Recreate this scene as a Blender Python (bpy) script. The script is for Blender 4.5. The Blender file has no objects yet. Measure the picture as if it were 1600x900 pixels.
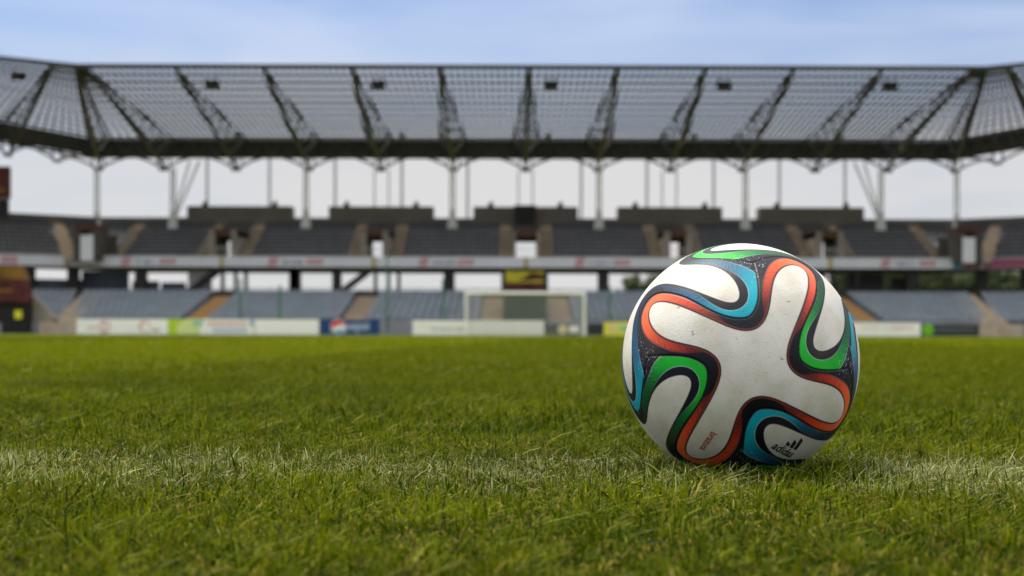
import bpy, bmesh, math, random
import numpy as np
from mathutils import Vector, Matrix

# ------------------------------------------------------------------ camera
scene = bpy.context.scene
F = 2222.0                       # focal length in pixels of a 1600 px wide picture (50 mm lens)
CAM_H = 0.135
HOR = 521.0
cam_d = bpy.data.cameras.new('camera'); cam = bpy.data.objects.new('camera', cam_d)
scene.collection.objects.link(cam); scene.camera = cam
cam_d.sensor_width = 36.0; cam_d.lens = 36.0 * F / 1600
cam_d.shift_y = (HOR - 450) / 1600.0
cam.location = (0, 0, CAM_H)
cam.rotation_euler = (Matrix.Rotation(math.radians(90), 4, 'X') @ Matrix.Rotation(math.radians(0.15), 4, 'Z')).to_euler()
cam_d.clip_start = 0.05; cam_d.clip_end = 3000
cam_d.dof.use_dof = True; cam_d.dof.focus_distance = 1.27; cam_d.dof.aperture_fstop = 7.6
cam_d.dof.aperture_blades = 7

# ------------------------------------------------------------------ sky, sun, exposure
SUN_EL, SUN_AZ = math.radians(63), math.radians(-42)      # azimuth from +Y (ahead), negative = left
world = bpy.data.worlds.new('World'); scene.world = world; world.use_nodes = True
nt = world.node_tree; N = nt.nodes; L = nt.links; N.clear()
out = N.new('ShaderNodeOutputWorld'); bg = N.new('ShaderNodeBackground'); L.new(bg.outputs[0], out.inputs[0])
sky = N.new('ShaderNodeTexSky'); sky.sky_type = 'NISHITA'; sky.sun_disc = False
sky.sun_elevation = SUN_EL; sky.sun_rotation = SUN_AZ
sky.air_density = 1.0; sky.dust_density = 1.2; sky.ozone_density = 2.0
tc = N.new('ShaderNodeTexCoord'); sep = N.new('ShaderNodeSeparateXYZ'); L.new(tc.outputs['Generated'], sep.inputs[0])
mp = N.new('ShaderNodeMapping'); mp.inputs['Scale'].default_value = (1.0, 1.0, 5.0); L.new(tc.outputs['Generated'], mp.inputs[0])
no = N.new('ShaderNodeTexNoise'); no.inputs['Scale'].default_value = 3.2; no.inputs['Detail'].default_value = 5
no.inputs['Roughness'].default_value = 0.5; no.inputs['Distortion'].default_value = 0.3; L.new(mp.outputs[0], no.inputs[0])
# cloud cover: solid near the horizon, broken higher up
cov = N.new('ShaderNodeValToRGB'); L.new(sep.outputs['Z'], cov.inputs[0]); ce = cov.color_ramp.elements
ce[0].position = .10; ce[0].color = (.96,) * 3 + (1,); ce[1].position = .6; ce[1].color = (.9,) * 3 + (1,)
for p_, v_ in ((.225, .34), (.34, .42)): q = ce.new(p_); q.color = (v_,) * 3 + (1,)
cn = N.new('ShaderNodeMapRange'); cn.inputs['From Min'].default_value = 0.36; cn.inputs['From Max'].default_value = 0.66
cn.inputs['To Min'].default_value = -0.20; cn.inputs['To Max'].default_value = 0.20; L.new(no.outputs['Fac'], cn.inputs['Value'])
ad = N.new('ShaderNodeMath'); ad.operation = 'ADD'; ad.use_clamp = True; L.new(cov.outputs[0], ad.inputs[0]); L.new(cn.outputs[0], ad.inputs[1])
cr = N.new('ShaderNodeValToRGB'); L.new(sep.outputs['Z'], cr.inputs[0])
e = cr.color_ramp.elements; e[0].position = 0.0; e[0].color = (7.2, 7.1, 7.1, 1); e[1].position = 1.0; e[1].color = (21.0, 20.6, 20.2, 1)
q = e.new(0.12); q.color = (7.0, 6.9, 6.95, 1); q = e.new(0.2); q.color = (6.7, 7.4, 9.0, 1); q = e.new(0.4); q.color = (13.0, 13.0, 13.4, 1)
blu = N.new('ShaderNodeMix'); blu.data_type = 'RGBA'; blu.blend_type = 'MULTIPLY'; blu.inputs['Factor'].default_value = 1
blu.inputs['B'].default_value = (0.78, 0.92, 1.16, 1); L.new(sky.outputs[0], blu.inputs['A'])
mx = N.new('ShaderNodeMix'); mx.data_type = 'RGBA'; L.new(ad.outputs[0], mx.inputs['Factor']); L.new(blu.outputs['Result'], mx.inputs['A']); L.new(cr.outputs[0], mx.inputs['B'])
L.new(mx.outputs['Result'], bg.inputs[0]); bg.inputs[1].default_value = 0.10
sun_d = bpy.data.lights.new('sun', 'SUN'); sun_d.energy = 4.0; sun_d.angle = math.radians(11); sun_d.color = (1, 0.93, 0.80)
sun = bpy.data.objects.new('sun', sun_d); scene.collection.objects.link(sun)
sdir = Vector((math.sin(SUN_AZ) * math.cos(SUN_EL), math.cos(SUN_AZ) * math.cos(SUN_EL), math.sin(SUN_EL)))
sun.rotation_euler = sdir.to_track_quat('Z', 'Y').to_euler()
vs = scene.view_settings; vs.view_transform = 'Standard'; vs.look = 'None'; vs.exposure = 0.06; vs.gamma = 1.0; vs.use_curve_mapping = False
scene.cycles.max_bounces = 8; scene.cycles.transparent_max_bounces = 16; scene.cycles.use_denoising = True
scene.cycles.sample_clamp_indirect = 6

random.seed(4)
def X(px, Y): return (px - 800) / F * Y
def Z(py, Y): return CAM_H + (HOR - py) / F * Y

# ------------------------------------------------------------------ helpers
def s2l(c):
    c = np.array(c, float) / 255
    return np.where(c <= .04045, c / 12.92, ((c + .055) / 1.055) ** 2.4)
def mat(name, rgb, rough=0.6, var=0.0, scale=3.0, metal=0.0, spec=0.3, bump=0.0, stretch=(1, 1, 1)):
    m = bpy.data.materials.new(name); m.use_nodes = True; n = m.node_tree.nodes; l = m.node_tree.links
    b = n['Principled BSDF']; b.inputs['Roughness'].default_value = rough; b.inputs['Metallic'].default_value = metal
    b.inputs['Specular IOR Level'].default_value = spec
    b.inputs['Base Color'].default_value = (*rgb, 1)
    if var or bump:
        t = n.new('ShaderNodeTexCoord'); mpp = n.new('ShaderNodeMapping'); mpp.inputs['Scale'].default_value = stretch
        x = n.new('ShaderNodeTexNoise'); x.inputs['Scale'].default_value = scale; x.inputs['Detail'].default_value = 6
        l.new(t.outputs['Object'], mpp.inputs[0]); l.new(mpp.outputs[0], x.inputs[0])
        if var:
            r = n.new('ShaderNodeValToRGB'); r.color_ramp.elements[0].position = .3; r.color_ramp.elements[1].position = .7
            r.color_ramp.elements[0].color = (*[c * (1 - var) for c in rgb], 1); r.color_ramp.elements[1].color = (*[min(c * (1 + var), .95) for c in rgb], 1)
            l.new(x.outputs['Fac'], r.inputs[0]); l.new(r.outputs[0], b.inputs['Base Color'])
        if bump:
            bp = n.new('ShaderNodeBump'); bp.inputs['Strength'].default_value = bump; bp.inputs['Distance'].default_value = .02
            l.new(x.outputs['Fac'], bp.inputs['Height']); l.new(bp.outputs[0], b.inputs['Normal'])
    return m

class MB:
    def __init__(s): s.v = []; s.f = []
    def poly(s, pts):
        i = len(s.v); s.v += [tuple(p) for p in pts]; s.f.append(tuple(range(i, i + len(pts))))
    def hexa(s, a, b):
        """a, b: two quads (lists of 4 points) joined to a solid."""
        i = len(s.v); s.v += [tuple(p) for p in a] + [tuple(p) for p in b]
        s.f += [(i + 3, i + 2, i + 1, i), (i + 4, i + 5, i + 6, i + 7)]
        for k in range(4):
            j = (k + 1) % 4; s.f.append((i + k, i + j, i + 4 + j, i + 4 + k))
    def box(s, x0, x1, y0, y1, z0, z1):
        s.hexa([(x0, y0, z0), (x1, y0, z0), (x1, y1, z0), (x0, y1, z0)], [(x0, y0, z1), (x1, y0, z1), (x1, y1, z1), (x0, y1, z1)])
    def bar(s, p, q, w, h=None, n=4, w2=None):
        p = Vector(p); q = Vector(q); h = h or w; w2 = w if w2 is None else w2
        d = (q - p).normalized(); u = d.cross(Vector((0, 0, 1)))
        if u.length < 1e-4: u = Vector((1, 0, 0))
        u.normalize(); v = u.cross(d)
        i = len(s.v)
        for c, k in ((p, 1.0), (q, w2 / w)):
            for a in range(n):
                t = 2 * math.pi * (a + .5) / n; r = 1 / math.cos(math.pi / n)
                s.v.append(tuple(c + u * (math.cos(t) * w / 2 * k * r) + v * (math.sin(t) * h / 2 * k * r)))
        s.f.append(tuple(range(i + n - 1, i - 1, -1))); s.f.append(tuple(range(i + n, i + 2 * n)))
        for a in range(n):
            b = (a + 1) % n; s.f.append((i + a, i + b, i + n + b, i + n + a))
    def path(s, pts, w, n=6):
        for a, b in zip(pts[:-1], pts[1:]): s.bar(a, b, w, n=n)
    def disc(s, c, r, y0, y1, n=28, a0=0, a1=2 * math.pi, seg=None):
        pass
    def build(s, name, m, parent=None, smooth=False):
        me = bpy.data.meshes.new(name); me.from_pydata(s.v, [], s.f); me.validate(); me.update()
        o = bpy.data.objects.new(name, me); scene.collection.objects.link(o)
        for mm in (m if isinstance(m, (list, tuple)) else [m]): me.materials.append(mm)
        if smooth: me.polygons.foreach_set('use_smooth', [True] * len(me.polygons))
        if parent is not None: o.parent = parent; o.matrix_parent_inverse = Matrix.Translation(-Vector(parent.location)) if parent.type == 'EMPTY' else parent.matrix_world.inverted()
        return o
def tag(o, label=None, cat=None, group=None, kind=None):
    for k, v in (('label', label), ('category', cat), ('group', group), ('kind', kind)):
        if v: o[k] = v
    return o
def empty(name, loc, label, cat, group=None):
    o = bpy.data.objects.new(name, None); scene.collection.objects.link(o); o.location = loc; o.empty_display_size = .3
    return tag(o, label, cat, group)
def text_mesh(name, body, size, m, place, parent, offset=0.0, align='CENTER', maxe=None, shear=0.0):
    """Lettering as real geometry; place maps (x, y) of the text plane to a point."""
    cu = bpy.data.curves.new(name, 'FONT'); cu.body = body; cu.size = size; cu.offset = offset; cu.align_x = align; cu.shear = shear
    cu.resolution_u = 6
    t = bpy.data.objects.new(name + '_tmp', cu); scene.collection.objects.link(t)
    dg = bpy.context.evaluated_depsgraph_get(); me = bpy.data.meshes.new_from_object(t.evaluated_get(dg))
    bpy.data.objects.remove(t); bpy.data.curves.remove(cu)
    bm = bmesh.new(); bm.from_mesh(me)
    if maxe:
        bmesh.ops.triangulate(bm, faces=bm.faces)
        for _ in range(4):
            es = [e for e in bm.edges if e.calc_length() > maxe]
            if not es: break
            bmesh.ops.subdivide_edges(bm, edges=es, cuts=1)
            bmesh.ops.triangulate(bm, faces=[f for f in bm.faces if len(f.verts) > 3])
    for v in bm.verts: v.co = place(v.co.x, v.co.y)
    bm.to_mesh(me); bm.free(); me.name = name; me.materials.clear(); me.materials.append(m)
    o = bpy.data.objects.new(name, me); scene.collection.objects.link(o)
    o.parent = parent
    o.matrix_parent_inverse = Matrix.Translation(-Vector(parent.location)) if parent.type == 'EMPTY' else parent.matrix_world.inverted()
    return o
# ------------------------------------------------------------------ materials of the place
M = {
 'soil': mat('soil', (.030, .036, .010), .95, .3, 40),
 'concrete': mat('concrete', (.25, .22, .18), .9, .2, .8),
 'concrete_dark': mat('dark_concrete', (.085, .078, .066), .9, .2, .6),
 'parapet': mat('parapet_cladding', (.125, .112, .092), .85, .12, .5),
 'stair': mat('stair_concrete', (.42, .34, .25), .9, .2, 1.5),
 'stair_orange': mat('orange_stair_paint', (.46, .29, .12), .85, .15, 1.5),
 'seat_dark': mat('charcoal_seat_plastic', (.050, .053, .060), .5, .2, .9),
 'seat_blue': mat('grey_blue_seat_plastic', (.185, .215, .235), .5, .15, .9),
 'tier_dark': mat('upper_step_concrete', (.32, .31, .30), .9, .2, 1),
 'tier_light': mat('lower_step_concrete', (.15, .17, .19), .9, .2, 1),
 'steel': mat('dark_roof_steel', (.040, .038, .030), .55, .2, 1),
 'steel_grey': mat('grey_roof_steel', (.045, .046, .044), .5, .2, 1),
 'column': mat('white_column_paint', (.62, .61, .58), .5, .12, 1),
 'post': mat('grey_post_paint', (.34, .34, .34), .5),
 'black': mat('black_paint', (.012, .012, .011), .6),
 'dark': mat('dark_post', (.035, .034, .028), .7),
 'lintel': mat('red_brown_lintel', (.10, .045, .032), .8, .15, 2),
 'white': mat('white_board_film', (.84, .83, .83), .45, .03, 1),
 'board_back': mat('board_frame_metal', (.35, .35, .36), .5),
 'fascia': mat('pale_grey_fascia', (.76, .76, .77), .5, .06, .4),
 'red': mat('faded_red_print', (.62, .32, .34), .5),
 'pink': mat('pale_pink_print', (.68, .45, .45), .5),
 'grey_print': mat('grey_print', (.22, .25, .27), .5),
 'gold': mat('gold_print', (.50, .40, .14), .5),
 'magenta': mat('magenta_print', (.34, .09, .15), .5),
 'lime': mat('lime_green_print', (.42, .58, .03), .5),
 'lime_pale': mat('pale_lime_print', (.60, .68, .30), .5),
 'navy': mat('navy_board_film', (.010, .045, .17), .45),
 'sky_blue': mat('light_blue_print', (.08, .30, .55), .5),
 'periwinkle': mat('pale_blue_print', (.45, .52, .72), .5),
 'dark_board': mat('dark_board_film', (.025, .028, .036), .5),
 'yellow': mat('yellow_board_film', (.72, .68, .04), .5),
 'teal': mat('teal_print', (.2, .5, .45), .5),
 'green_print': mat('green_print', (.14, .42, .02), .5),
 'cream': mat('cream_print', (.66, .54, .34), .5),
 'green_post': mat('green_post_paint', (.03, .14, .075), .5),
 'tunnel': mat('dark_green_tunnel_cover', (.014, .034, .018), .7, .25, 1.2),
 'banner_red': mat('dark_red_banner_cloth', (.075, .014, .012), .7, .5, 1.2),
 'banner_yellow': mat('yellow_banner_print', (.42, .36, .02), .7, .3, 1.5),
 'banner_orange': mat('orange_banner_print', (.18, .09, .012), .7, .5, 1.0),
 'goal_white': mat('goal_white_paint', (.82, .82, .80), .4),
 'net': mat('white_net_cord', (.6, .6, .6), .8),
 'wall_lower': mat('grey_pitch_wall', (.26, .27, .28), .9, .2, .5),
 'panel_grey': mat('grey_concourse_panel', (.10, .12, .14), .8, .3, .4),
 'panel_white': mat('white_ribbed_panel', (.70, .68, .66), .6, .1, 3, stretch=(6, 1, .3)),
 'bark': mat('bark', (.07, .05, .035), .9),
}
m = bpy.data.materials.new('translucent_roof_sheet'); m.use_nodes = True; n = m.node_tree.nodes; l = m.node_tree.links; n.clear()
o_ = n.new('ShaderNodeOutputMaterial'); tr = n.new('ShaderNodeBsdfTransparent'); tr.inputs[0].default_value = (.80, .81, .82, 1)
tl = n.new('ShaderNodeBsdfTranslucent'); tl.inputs[0].default_value = (.42, .43, .42, 1)
df = n.new('ShaderNodeBsdfDiffuse'); df.inputs[0].default_value = (.4, .42, .44, 1)
a1 = n.new('ShaderNodeMixShader'); a1.inputs[0].default_value = .35; l.new(tl.outputs[0], a1.inputs[1]); l.new(df.outputs[0], a1.inputs[2])
a2 = n.new('ShaderNodeMixShader'); l.new(tr.outputs[0], a2.inputs[1]); l.new(a1.outputs[0], a2.inputs[2])
tcx = n.new('ShaderNodeTexCoord'); nz = n.new('ShaderNodeTexNoise'); nz.inputs['Scale'].default_value = .25; l.new(tcx.outputs['Object'], nz.inputs[0])
mr = n.new('ShaderNodeMapRange'); mr.inputs['To Min'].default_value = .05; mr.inputs['To Max'].default_value = .30; l.new(nz.outputs['Fac'], mr.inputs[0]); l.new(mr.outputs[0], a2.inputs[0])
l.new(a2.outputs[0], o_.inputs[0]); M['sheet'] = m

# ------------------------------------------------------------------ the pitch (soil sheet and painted lines)
g = MB(); g.poly([(-900, -300, 0), (900, -300, 0), (900, 1500, 0), (-900, 1500, 0)])
ground_m = bpy.data.materials.new('pitch_turf_far'); ground_m.use_nodes = True; n = ground_m.node_tree.nodes; l = ground_m.node_tree.links; b = n['Principled BSDF']
b.inputs['Roughness'].default_value = .9; b.inputs['Specular IOR Level'].default_value = .1
t = n.new('ShaderNodeTexCoord'); x1 = n.new('ShaderNodeTexNoise'); x1.inputs['Scale'].default_value = 1.3; x1.inputs['Detail'].default_value = 8
x2 = n.new('ShaderNodeTexNoise'); x2.inputs['Scale'].default_value = .12; l.new(t.outputs['Object'], x1.inputs[0]); l.new(t.outputs['Object'], x2.inputs[0])
sm = n.new('ShaderNodeMath'); sm.operation = 'ADD'; l.new(x1.outputs['Fac'], sm.inputs[0]); l.new(x2.outputs['Fac'], sm.inputs[1])
r = n.new('ShaderNodeValToRGB'); r.color_ramp.elements[0].position = .35; r.color_ramp.elements[0].color = (.135, .155, .001, 1)
r.color_ramp.elements[1].position = .75; r.color_ramp.elements[1].color = (.18, .205, .0015, 1)
hf = n.new('ShaderNodeMath'); hf.operation = 'MULTIPLY'; hf.inputs[1].default_value = .5; l.new(sm.outputs[0], hf.inputs[0]); l.new(hf.outputs[0], r.inputs[0]); sx = n.new('ShaderNodeSeparateXYZ'); l.new(t.outputs['Object'], sx.inputs[0]); nf = n.new('ShaderNodeMapRange'); nf.inputs['From Min'].default_value = 3; nf.inputs['From Max'].default_value = 14; l.new(sx.outputs['Y'], nf.inputs['Value'])
mg = n.new('ShaderNodeMix'); mg.data_type = 'RGBA'; mg.inputs['A'].default_value = (.040, .052, .008, 1); l.new(nf.outputs[0], mg.inputs['Factor']); l.new(r.outputs[0], mg.inputs['B']); l.new(mg.outputs['Result'], b.inputs['Base Color'])
tag(g.build('pitch', ground_m), kind='structure')
line_m = mat('worn_white_line_paint', (.30, .36, .16), .9, .3, 6)
def line(x0, x1, y0, y1):
    q = MB(); q.box(x0, x1, y0, y1, -.02, .030); tag(q.build('pitch_line', line_m), kind='structure')
line(-35, 37, 85.40, 85.52); line(-8.2, 10.0, 80.0, 80.12); line(-19.2, 21.0, 69, 69.12)
line(-8.2, -8.08, 80.12, 85.40); line(9.88, 10.0, 80.12, 85.40); line(-19.2, -19.08, 69.12, 85.40); line(20.88, 21.0, 69.12, 85.40)
q = MB(); q.box(-120, 120, 89.2, 140, -.02, .03); tag(q.build('path', M['concrete_dark']), kind='structure')

# ------------------------------------------------------------------ the stand behind the goal
CX = 1.1
def mirror_pts(P): return [(2 * CX + .2 - x, y) for x, y in P]
def lerp(a, b, t): return tuple(p + (q - p) * t for p, q in zip(a, b))
def on(path, s):
    """point at arclength fraction index s along a polyline given as list of points (piecewise parameter)."""
    i = min(int(s), len(path) - 2); return lerp(path[i], path[i + 1], s - i)

stand = empty('grandstand', (CX, 92, 0), 'two tier football grandstand behind the goal with translucent cantilever roof on white columns', 'grandstand')
UF, UB, UZ0, UZ1, UR = 110.5, 118.0, 5.85, 9.1, 9        # upper tier front/back Y, Z, rows
LF, LB, LZ0, LZ1, LR = 92.0, 103.0, .66, 2.78, 12         # lower tier
VOM = [CX + 11.8 * k for k in range(-2, 3)]

def seat(mb, a, b, z, ny):
    """one seat between two points of a row; ny = direction the row climbs (away from the pitch)."""
    ax, ay = a; bx, by = b
    mx_, my_ = (ax + bx) / 2, (ay + by) / 2
    dx, dy = (bx - ax) * .42, (by - ay) * .42
    def P(s, d, h): return (mx_ + dx * s + ny[0] * d, my_ + dy * s + ny[1] * d, z + h)
    # tip-up seat folded against its backrest
    mb.hexa([P(-.95, .34, .40), P(.95, .34, .40), P(.95, .47, .38), P(-.95, .47, .38)], [P(-.95, .40, .60), P(.95, .40, .60), P(.95, .45, .60), P(-.95, .45, .60)])
    mb.hexa([P(-1, .48, .42), P(1, .48, .42), P(1, .52, .42), P(-1, .52, .42)], [P(-.9, .54, .62), P(.9, .54, .62), P(.9, .58, .62), P(-.9, .58, .62)])

def straight_tier(front, back, z0, z1, rows, xl, xr, aisles, step_m, seat_m, parent, holes=(), hole_rows=0, soffit=.5):
    """xl, xr: functions of t giving the ends; aisles: list of (x, half width); holes: x intervals open below hole_rows."""
    dy = (back - front) / rows; dz = (z1 - z0) / rows
    mb = MB()
    for r_ in range(rows):
        t = r_ / rows; y0 = front + dy * r_; z = z0 + dz * r_
        spans = [(xl(t), xr(t))]
        if r_ < hole_rows:
            for h0, h1 in holes:
                ns = []
                for a, b in spans:
                    if h0 > a and h1 < b: ns += [(a, h0), (h1, b)]
                    else: ns.append((a, b))
                spans = ns
        for a, b in spans: mb.box(a, b, y0, y0 + dy + (.02 if r_ < rows - 1 else 0), z - soffit, z + .001 * r_)
    mb.build('terrace', step_m, parent)
    blocks = []
    for r_ in range(rows):
        t = r_ / rows; y0 = front + dy * r_; z = z0 + dz * r_
        xs = xl(t) + .3; segs = []
        for ax, hw in sorted(aisles):
            segs.append((xs, ax - hw)); xs = ax + hw
        segs.append((xs, xr(t) - .3))
        row_holes = list(holes) if r_ < hole_rows else []
        for k, (a, b) in enumerate(segs):
            if b - a < .6: continue
            mid = (a + b) / 2
            if any(h0 < mid < h1 for h0, h1 in row_holes): continue
            mb = MB(); nseat = max(1, int((b - a) / .5)); w = (b - a) / nseat
            for i in range(nseat):
                    seat(mb, (a + w * i, y0 + .08), (a + w * (i + 1), y0 + .08), z, (0, 1))
            mb.build('seat_row', seat_m, parent)
    return dy, dz

def stair(x, hw, front, back, z0, z1, rows, m_, parent, r0=0):
    mb = MB(); dy = (back - front) / rows; dz = (z1 - z0) / rows
    for r_ in range(r0, rows):
        for h in (0, 1):
            y0 = front + dy * (r_ + .5 * h); z = z0 + dz * r_ + dz * .5 * h + .02
            mb.box(x - hw, x + hw, y0, y0 + dy * .5 + (.01), z - .12, z + .03)
    return mb.build('stair', m_, parent)

# upper tier
u_aisles = []
u_aisles += [(-30.8, .52), (33.2, .52)]
for v in VOM: u_aisles += [(v - 1.62, .52), (v + 1.62, .52)]
uholes = [(v - 1.05, v + 1.05) for v in VOM] + [(-33.75, -31.75), (2 * CX + .2 + 31.75, 2 * CX + .2 + 33.75)]
UXL = lambda t: -34.0; UXR = lambda t: 36.4
dy, dz = straight_tier(UF, UB, UZ0, UZ1, UR, UXL, UXR, u_aisles, M['tier_dark'], M['seat_dark'], stand, uholes, 6, .42)
for x, hw in u_aisles: stair(x, hw - .03, UF, UB, UZ0, UZ1, UR, M['stair'], stand)
for v in VOM:
    w = .62 if abs(v - CX) > 1 else .82
    mb = MB()
    for s in (-1, 1):        # cheek walls of the passage
        x0, x1 = sorted((v + s * w, v + s * 1.10))
        mb.box(x0, x1, UF - .05, UF + 5.2, UZ0 - .5, UZ0 + 2.25)
    wall = mb.build('vomitory', M['concrete'], stand)
    mb = MB(); mb.box(v - 1.10, v + 1.10, UF + .1, UF + 5.2, UZ0 + 1.82, UZ0 + 2.30); mb.build('lintel', M['lintel'], wall)
    mb = MB(); mb.box(v - 1.14, v + 1.14, UF + 5.205, UF + 5.35, UZ0 + 1.7, UZ0 + 3.0); mb.build('headwall', M['concrete_dark'], wall)
    mb = MB()                # white guard in front of the passage
    for k in range(9): mb.bar((v - 1 + .25 * k, UF - .02, UZ0), (v - 1 + .25 * k, UF - .02, UZ0 + .9), .03)
    mb.bar((v - 1.02, UF - .02, UZ0 + .92), (v + 1.02, UF - .02, UZ0 + .92), .05); mb.build('railing', M['column'], wall)

# floor slab, fascia and its prints
mb = MB(); mb.box(-34, 36.4, UF + .02, 122, 5.25, 5.55); mb.build('concourse_slab', M['concrete_dark'], stand)
mb = MB(); mb.box(-34, 36.4, UF - .25, UF, Z(418, 110.3), Z(402, 110.3)); fas = mb.build('fascia_board', M['fascia'], stand)
zf0, zf1 = Z(418, 110.3), Z(402, 110.3)
def fprint(x0, x1, m_, name, z0=.12, z1=.88, slant=0):
    mb = MB(); y = UF - .255; h = zf1 - zf0
    mb.hexa([(x0, y - .01, zf0 + h * z0), (x1, y - .01, zf0 + h * z0), (x1 + slant, y - .01, zf0 + h * z1), (x0 + slant, y - .01, zf0 + h * z1)],
            [(x0, y, zf0 + h * z0), (x1, y, zf0 + h * z0), (x1 + slant, y, zf0 + h * z1), (x0 + slant, y, zf0 + h * z1)])
    return mb.build(name, m_, fas)
def scribble(x0, x1, y, z0, z1, m_, name, parent, seed=1, dens=1.0):
    """lettering too small to read: uneven upright strokes and bowls."""
    rg = random.Random(seed); mb = MB(); x = x0; h = z1 - z0
    while x < x1:
        w = h * rg.uniform(.4, .75); k = rg.random()
        mb.box(x, x + h * .14, y - .012, y, z0, z0 + h * rg.uniform(.7, 1))
        if k < .7: mb.box(x + w * .7, x + w * .7 + h * .13, y - .012, y, z0, z0 + h * rg.uniform(.6, .8))
        if k > .3: mb.box(x + h * .15, x + w * .7 - .002, y - .011, y, z0 + h * rg.choice([0, .5, .6]), z0 + h * .14 + h * rg.choice([.0, .55, .6]))
        x += w * 1.15 + (h * .4 if rg.random() < .15 else 0)
    return mb.build(name, m_, parent)
for k, x in enumerate((-30.4, -19.0, -7.3, 4.8, 16.7, 28.5)):
    fprint(x, x + .7, M['red'], 'emblem', .1, .92, .2)
    scribble(x + 1.15, x + 2.7, UF - .255, zf0 + .2, zf0 + .6, M['grey_print'], 'lettering', fas, k)
    fprint(x + 3.0, x + 4.3, M['red'], 'emblem', .25, .75, .1)
for v in VOM: fprint(v - .2, v + .15, M['gold'], 'emblem', .0, .98)
fprint(34.2, 34.9, M['sky_blue'], 'emblem', .05, .95); fprint(34.95, 36.35, M['magenta'], 'emblem', .05, .95)

# back of the upper tier: low wall and the five raised boxes
mb = MB(); mb.box(-34.5, 37, UB + .02, UB + .4, 8.6, Z(341, UB)); mb.build('back_wall', M['parapet'], stand)
for k in (-4, -2, 0, 2, 4):
    c = CX + 6.02 * k * (1.0 if abs(k) < 4 else .99); mb = MB()
    mb.box(c - 4.35, c + 4.35, UB + .42, UB + 2.2, 8.6, Z(323, UB + .42))
    b_ = mb.build('parapet_box', M['parapet'], stand)
    for s in (-2.9, 2.9):
        mb = MB(); mb.box(c + s - .22, c + s + .22, UB + .5, UB + .9, Z(323, UB + .42) + .001, Z(323, UB + .42) + .28)
        mb.bar((c + s, UB + .7, Z(323, UB + .42) + .28), (c + s + .1, UB + .55, Z(323, UB + .42) + .42), .18, n=6); mb.build('loudspeaker', M['dark'], b_)
# dark score box above the central passage
tb = MB(); tb.box(X(803, 117), X(837, 117), 116.7, 117.4, Z(345, 117), Z(321, 117)); 
tb.bar((X(808, 117), 117, Z(345, 117)), (X(808, 117), 117, 8.9), .12); tb.bar((X(832, 117), 117, Z(345, 117)), (X(832, 117), 117, 8.9), .12)
sb = tb.build('scoreboard', M['black']); tag(sb, 'small black box display above the central stairway of the upper tier', 'scoreboard')

# columns and concourse under the upper tier
dark_posts = [CX + 6.02 * k for k in (-5, -3, -1, 1, 3, 5)] + [-17.0, -13.7 , 19.2]
for x in dark_posts:
    mb = MB(); w = .33 if x in (-17.0, 19.2, -13.7) else .42
    mb.box(x - w, x + w, UF + .3, UF + 1.1, 2.45, 5.25); mb.build('pier', M['dark'], stand)
mb = MB(); mb.box(-34.5, 37, LB + .0, 122, 2.4, 2.70); mb.build('lower_concourse', M['concrete_dark'], stand)
mb = MB(); mb.box(-34.5, 37, LB + .0, LB + .12, 2.705, 3.22)
for x in np.arange(-34, 36.6, 1.5): mb.bar((x, LB + .06, 2.9), (x, LB + .06, 3.36), .04)
mb.bar((-34.3, LB + .06, 3.37), (36.8, LB + .06, 3.37), .05); mb.build('barrier', M['dark'], stand)
for k, v in enumerate(VOM):
    if abs(v - CX) < 1: continue
    s = 1
    mb = MB()
    a = (v - 3.6 * s, 110.0, 2.6); b_ = (v - .4 * s, 110.0, 5.0)
    mb.bar(a, b_, .22, .35); mb.bar((a[0], 111.6, a[2]), (b_[0], 111.6, b_[2]), .2, .35)
    for i in range(9):
        p = lerp(a, b_, (i + .5) / 9); mb.box(p[0] - .16, p[0] + .16, 110.15, 111.45, p[2] - .05, p[2])
    mb.build('concourse_stair', M['dark'], stand)
    mb = MB(); x0, x1 = v + .15, v + 1.95; 
    for xx in (x0, x0 + 1.0, x1): mb.box(xx - .13, xx + .13, 109.7, 109.95, 2.45, 5.0)
    mb.box(x0 - .129, x1 + .129, 109.7, 109.95, 5.001, 5.22); mb.build('stair_portal', M['black'], stand)
# panels that close the ends of the concourse
for x0, x1, z1, mm in ((-34, -30.3, 5.0, 'panel_grey'), (-30.0, -27.9, 4.2, 'panel_grey'), (-25.6, -23.75, 5.0, 'panel_white'), (-27.7, -25.8, 4.1, 'panel_grey'),
                       (26.6, 29.3, 4.9, 'dark'), (29.9, 31.0, 4.6, 'dark'), (34.1, 36.4, 3.9, 'dark')):
    mb = MB(); mb.box(x0, x1, 112.3, 112.5, 2.45, z1); mb.build('concourse_panel', M[mm], stand)

# lower tier
l_aisles = [(-20.7, .85), (-10.4, .85), (-1.35, .78), (3.25, .78), (12.9, .85), (23.3, .85)]
LXL = lambda t: -29.0 - 2.4 * t; LXR = lambda t: 31.2 + 2.2 * t
straight_tier(LF, LB, LZ0, LZ1, LR, LXL, LXR, l_aisles, M['tier_light'], M['seat_blue'], stand, (), 0, .6)
for x, hw in l_aisles:
    st_ = stair(x, hw - .05, LF, LB, LZ0, LZ1, LR, M['stair_orange'] if x in (-20.7, 23.3) else M['stair'], stand)
    st_['label'] = 'orange painted stairway' if x in (-20.7, 23.3) else 'tan concrete stairway'
mb = MB(); mb.box(-29.0, 31.2, LF - .2, LF - .002, 0, .98); mb.build('pitch_wall', M['wall_lower'], stand)
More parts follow.
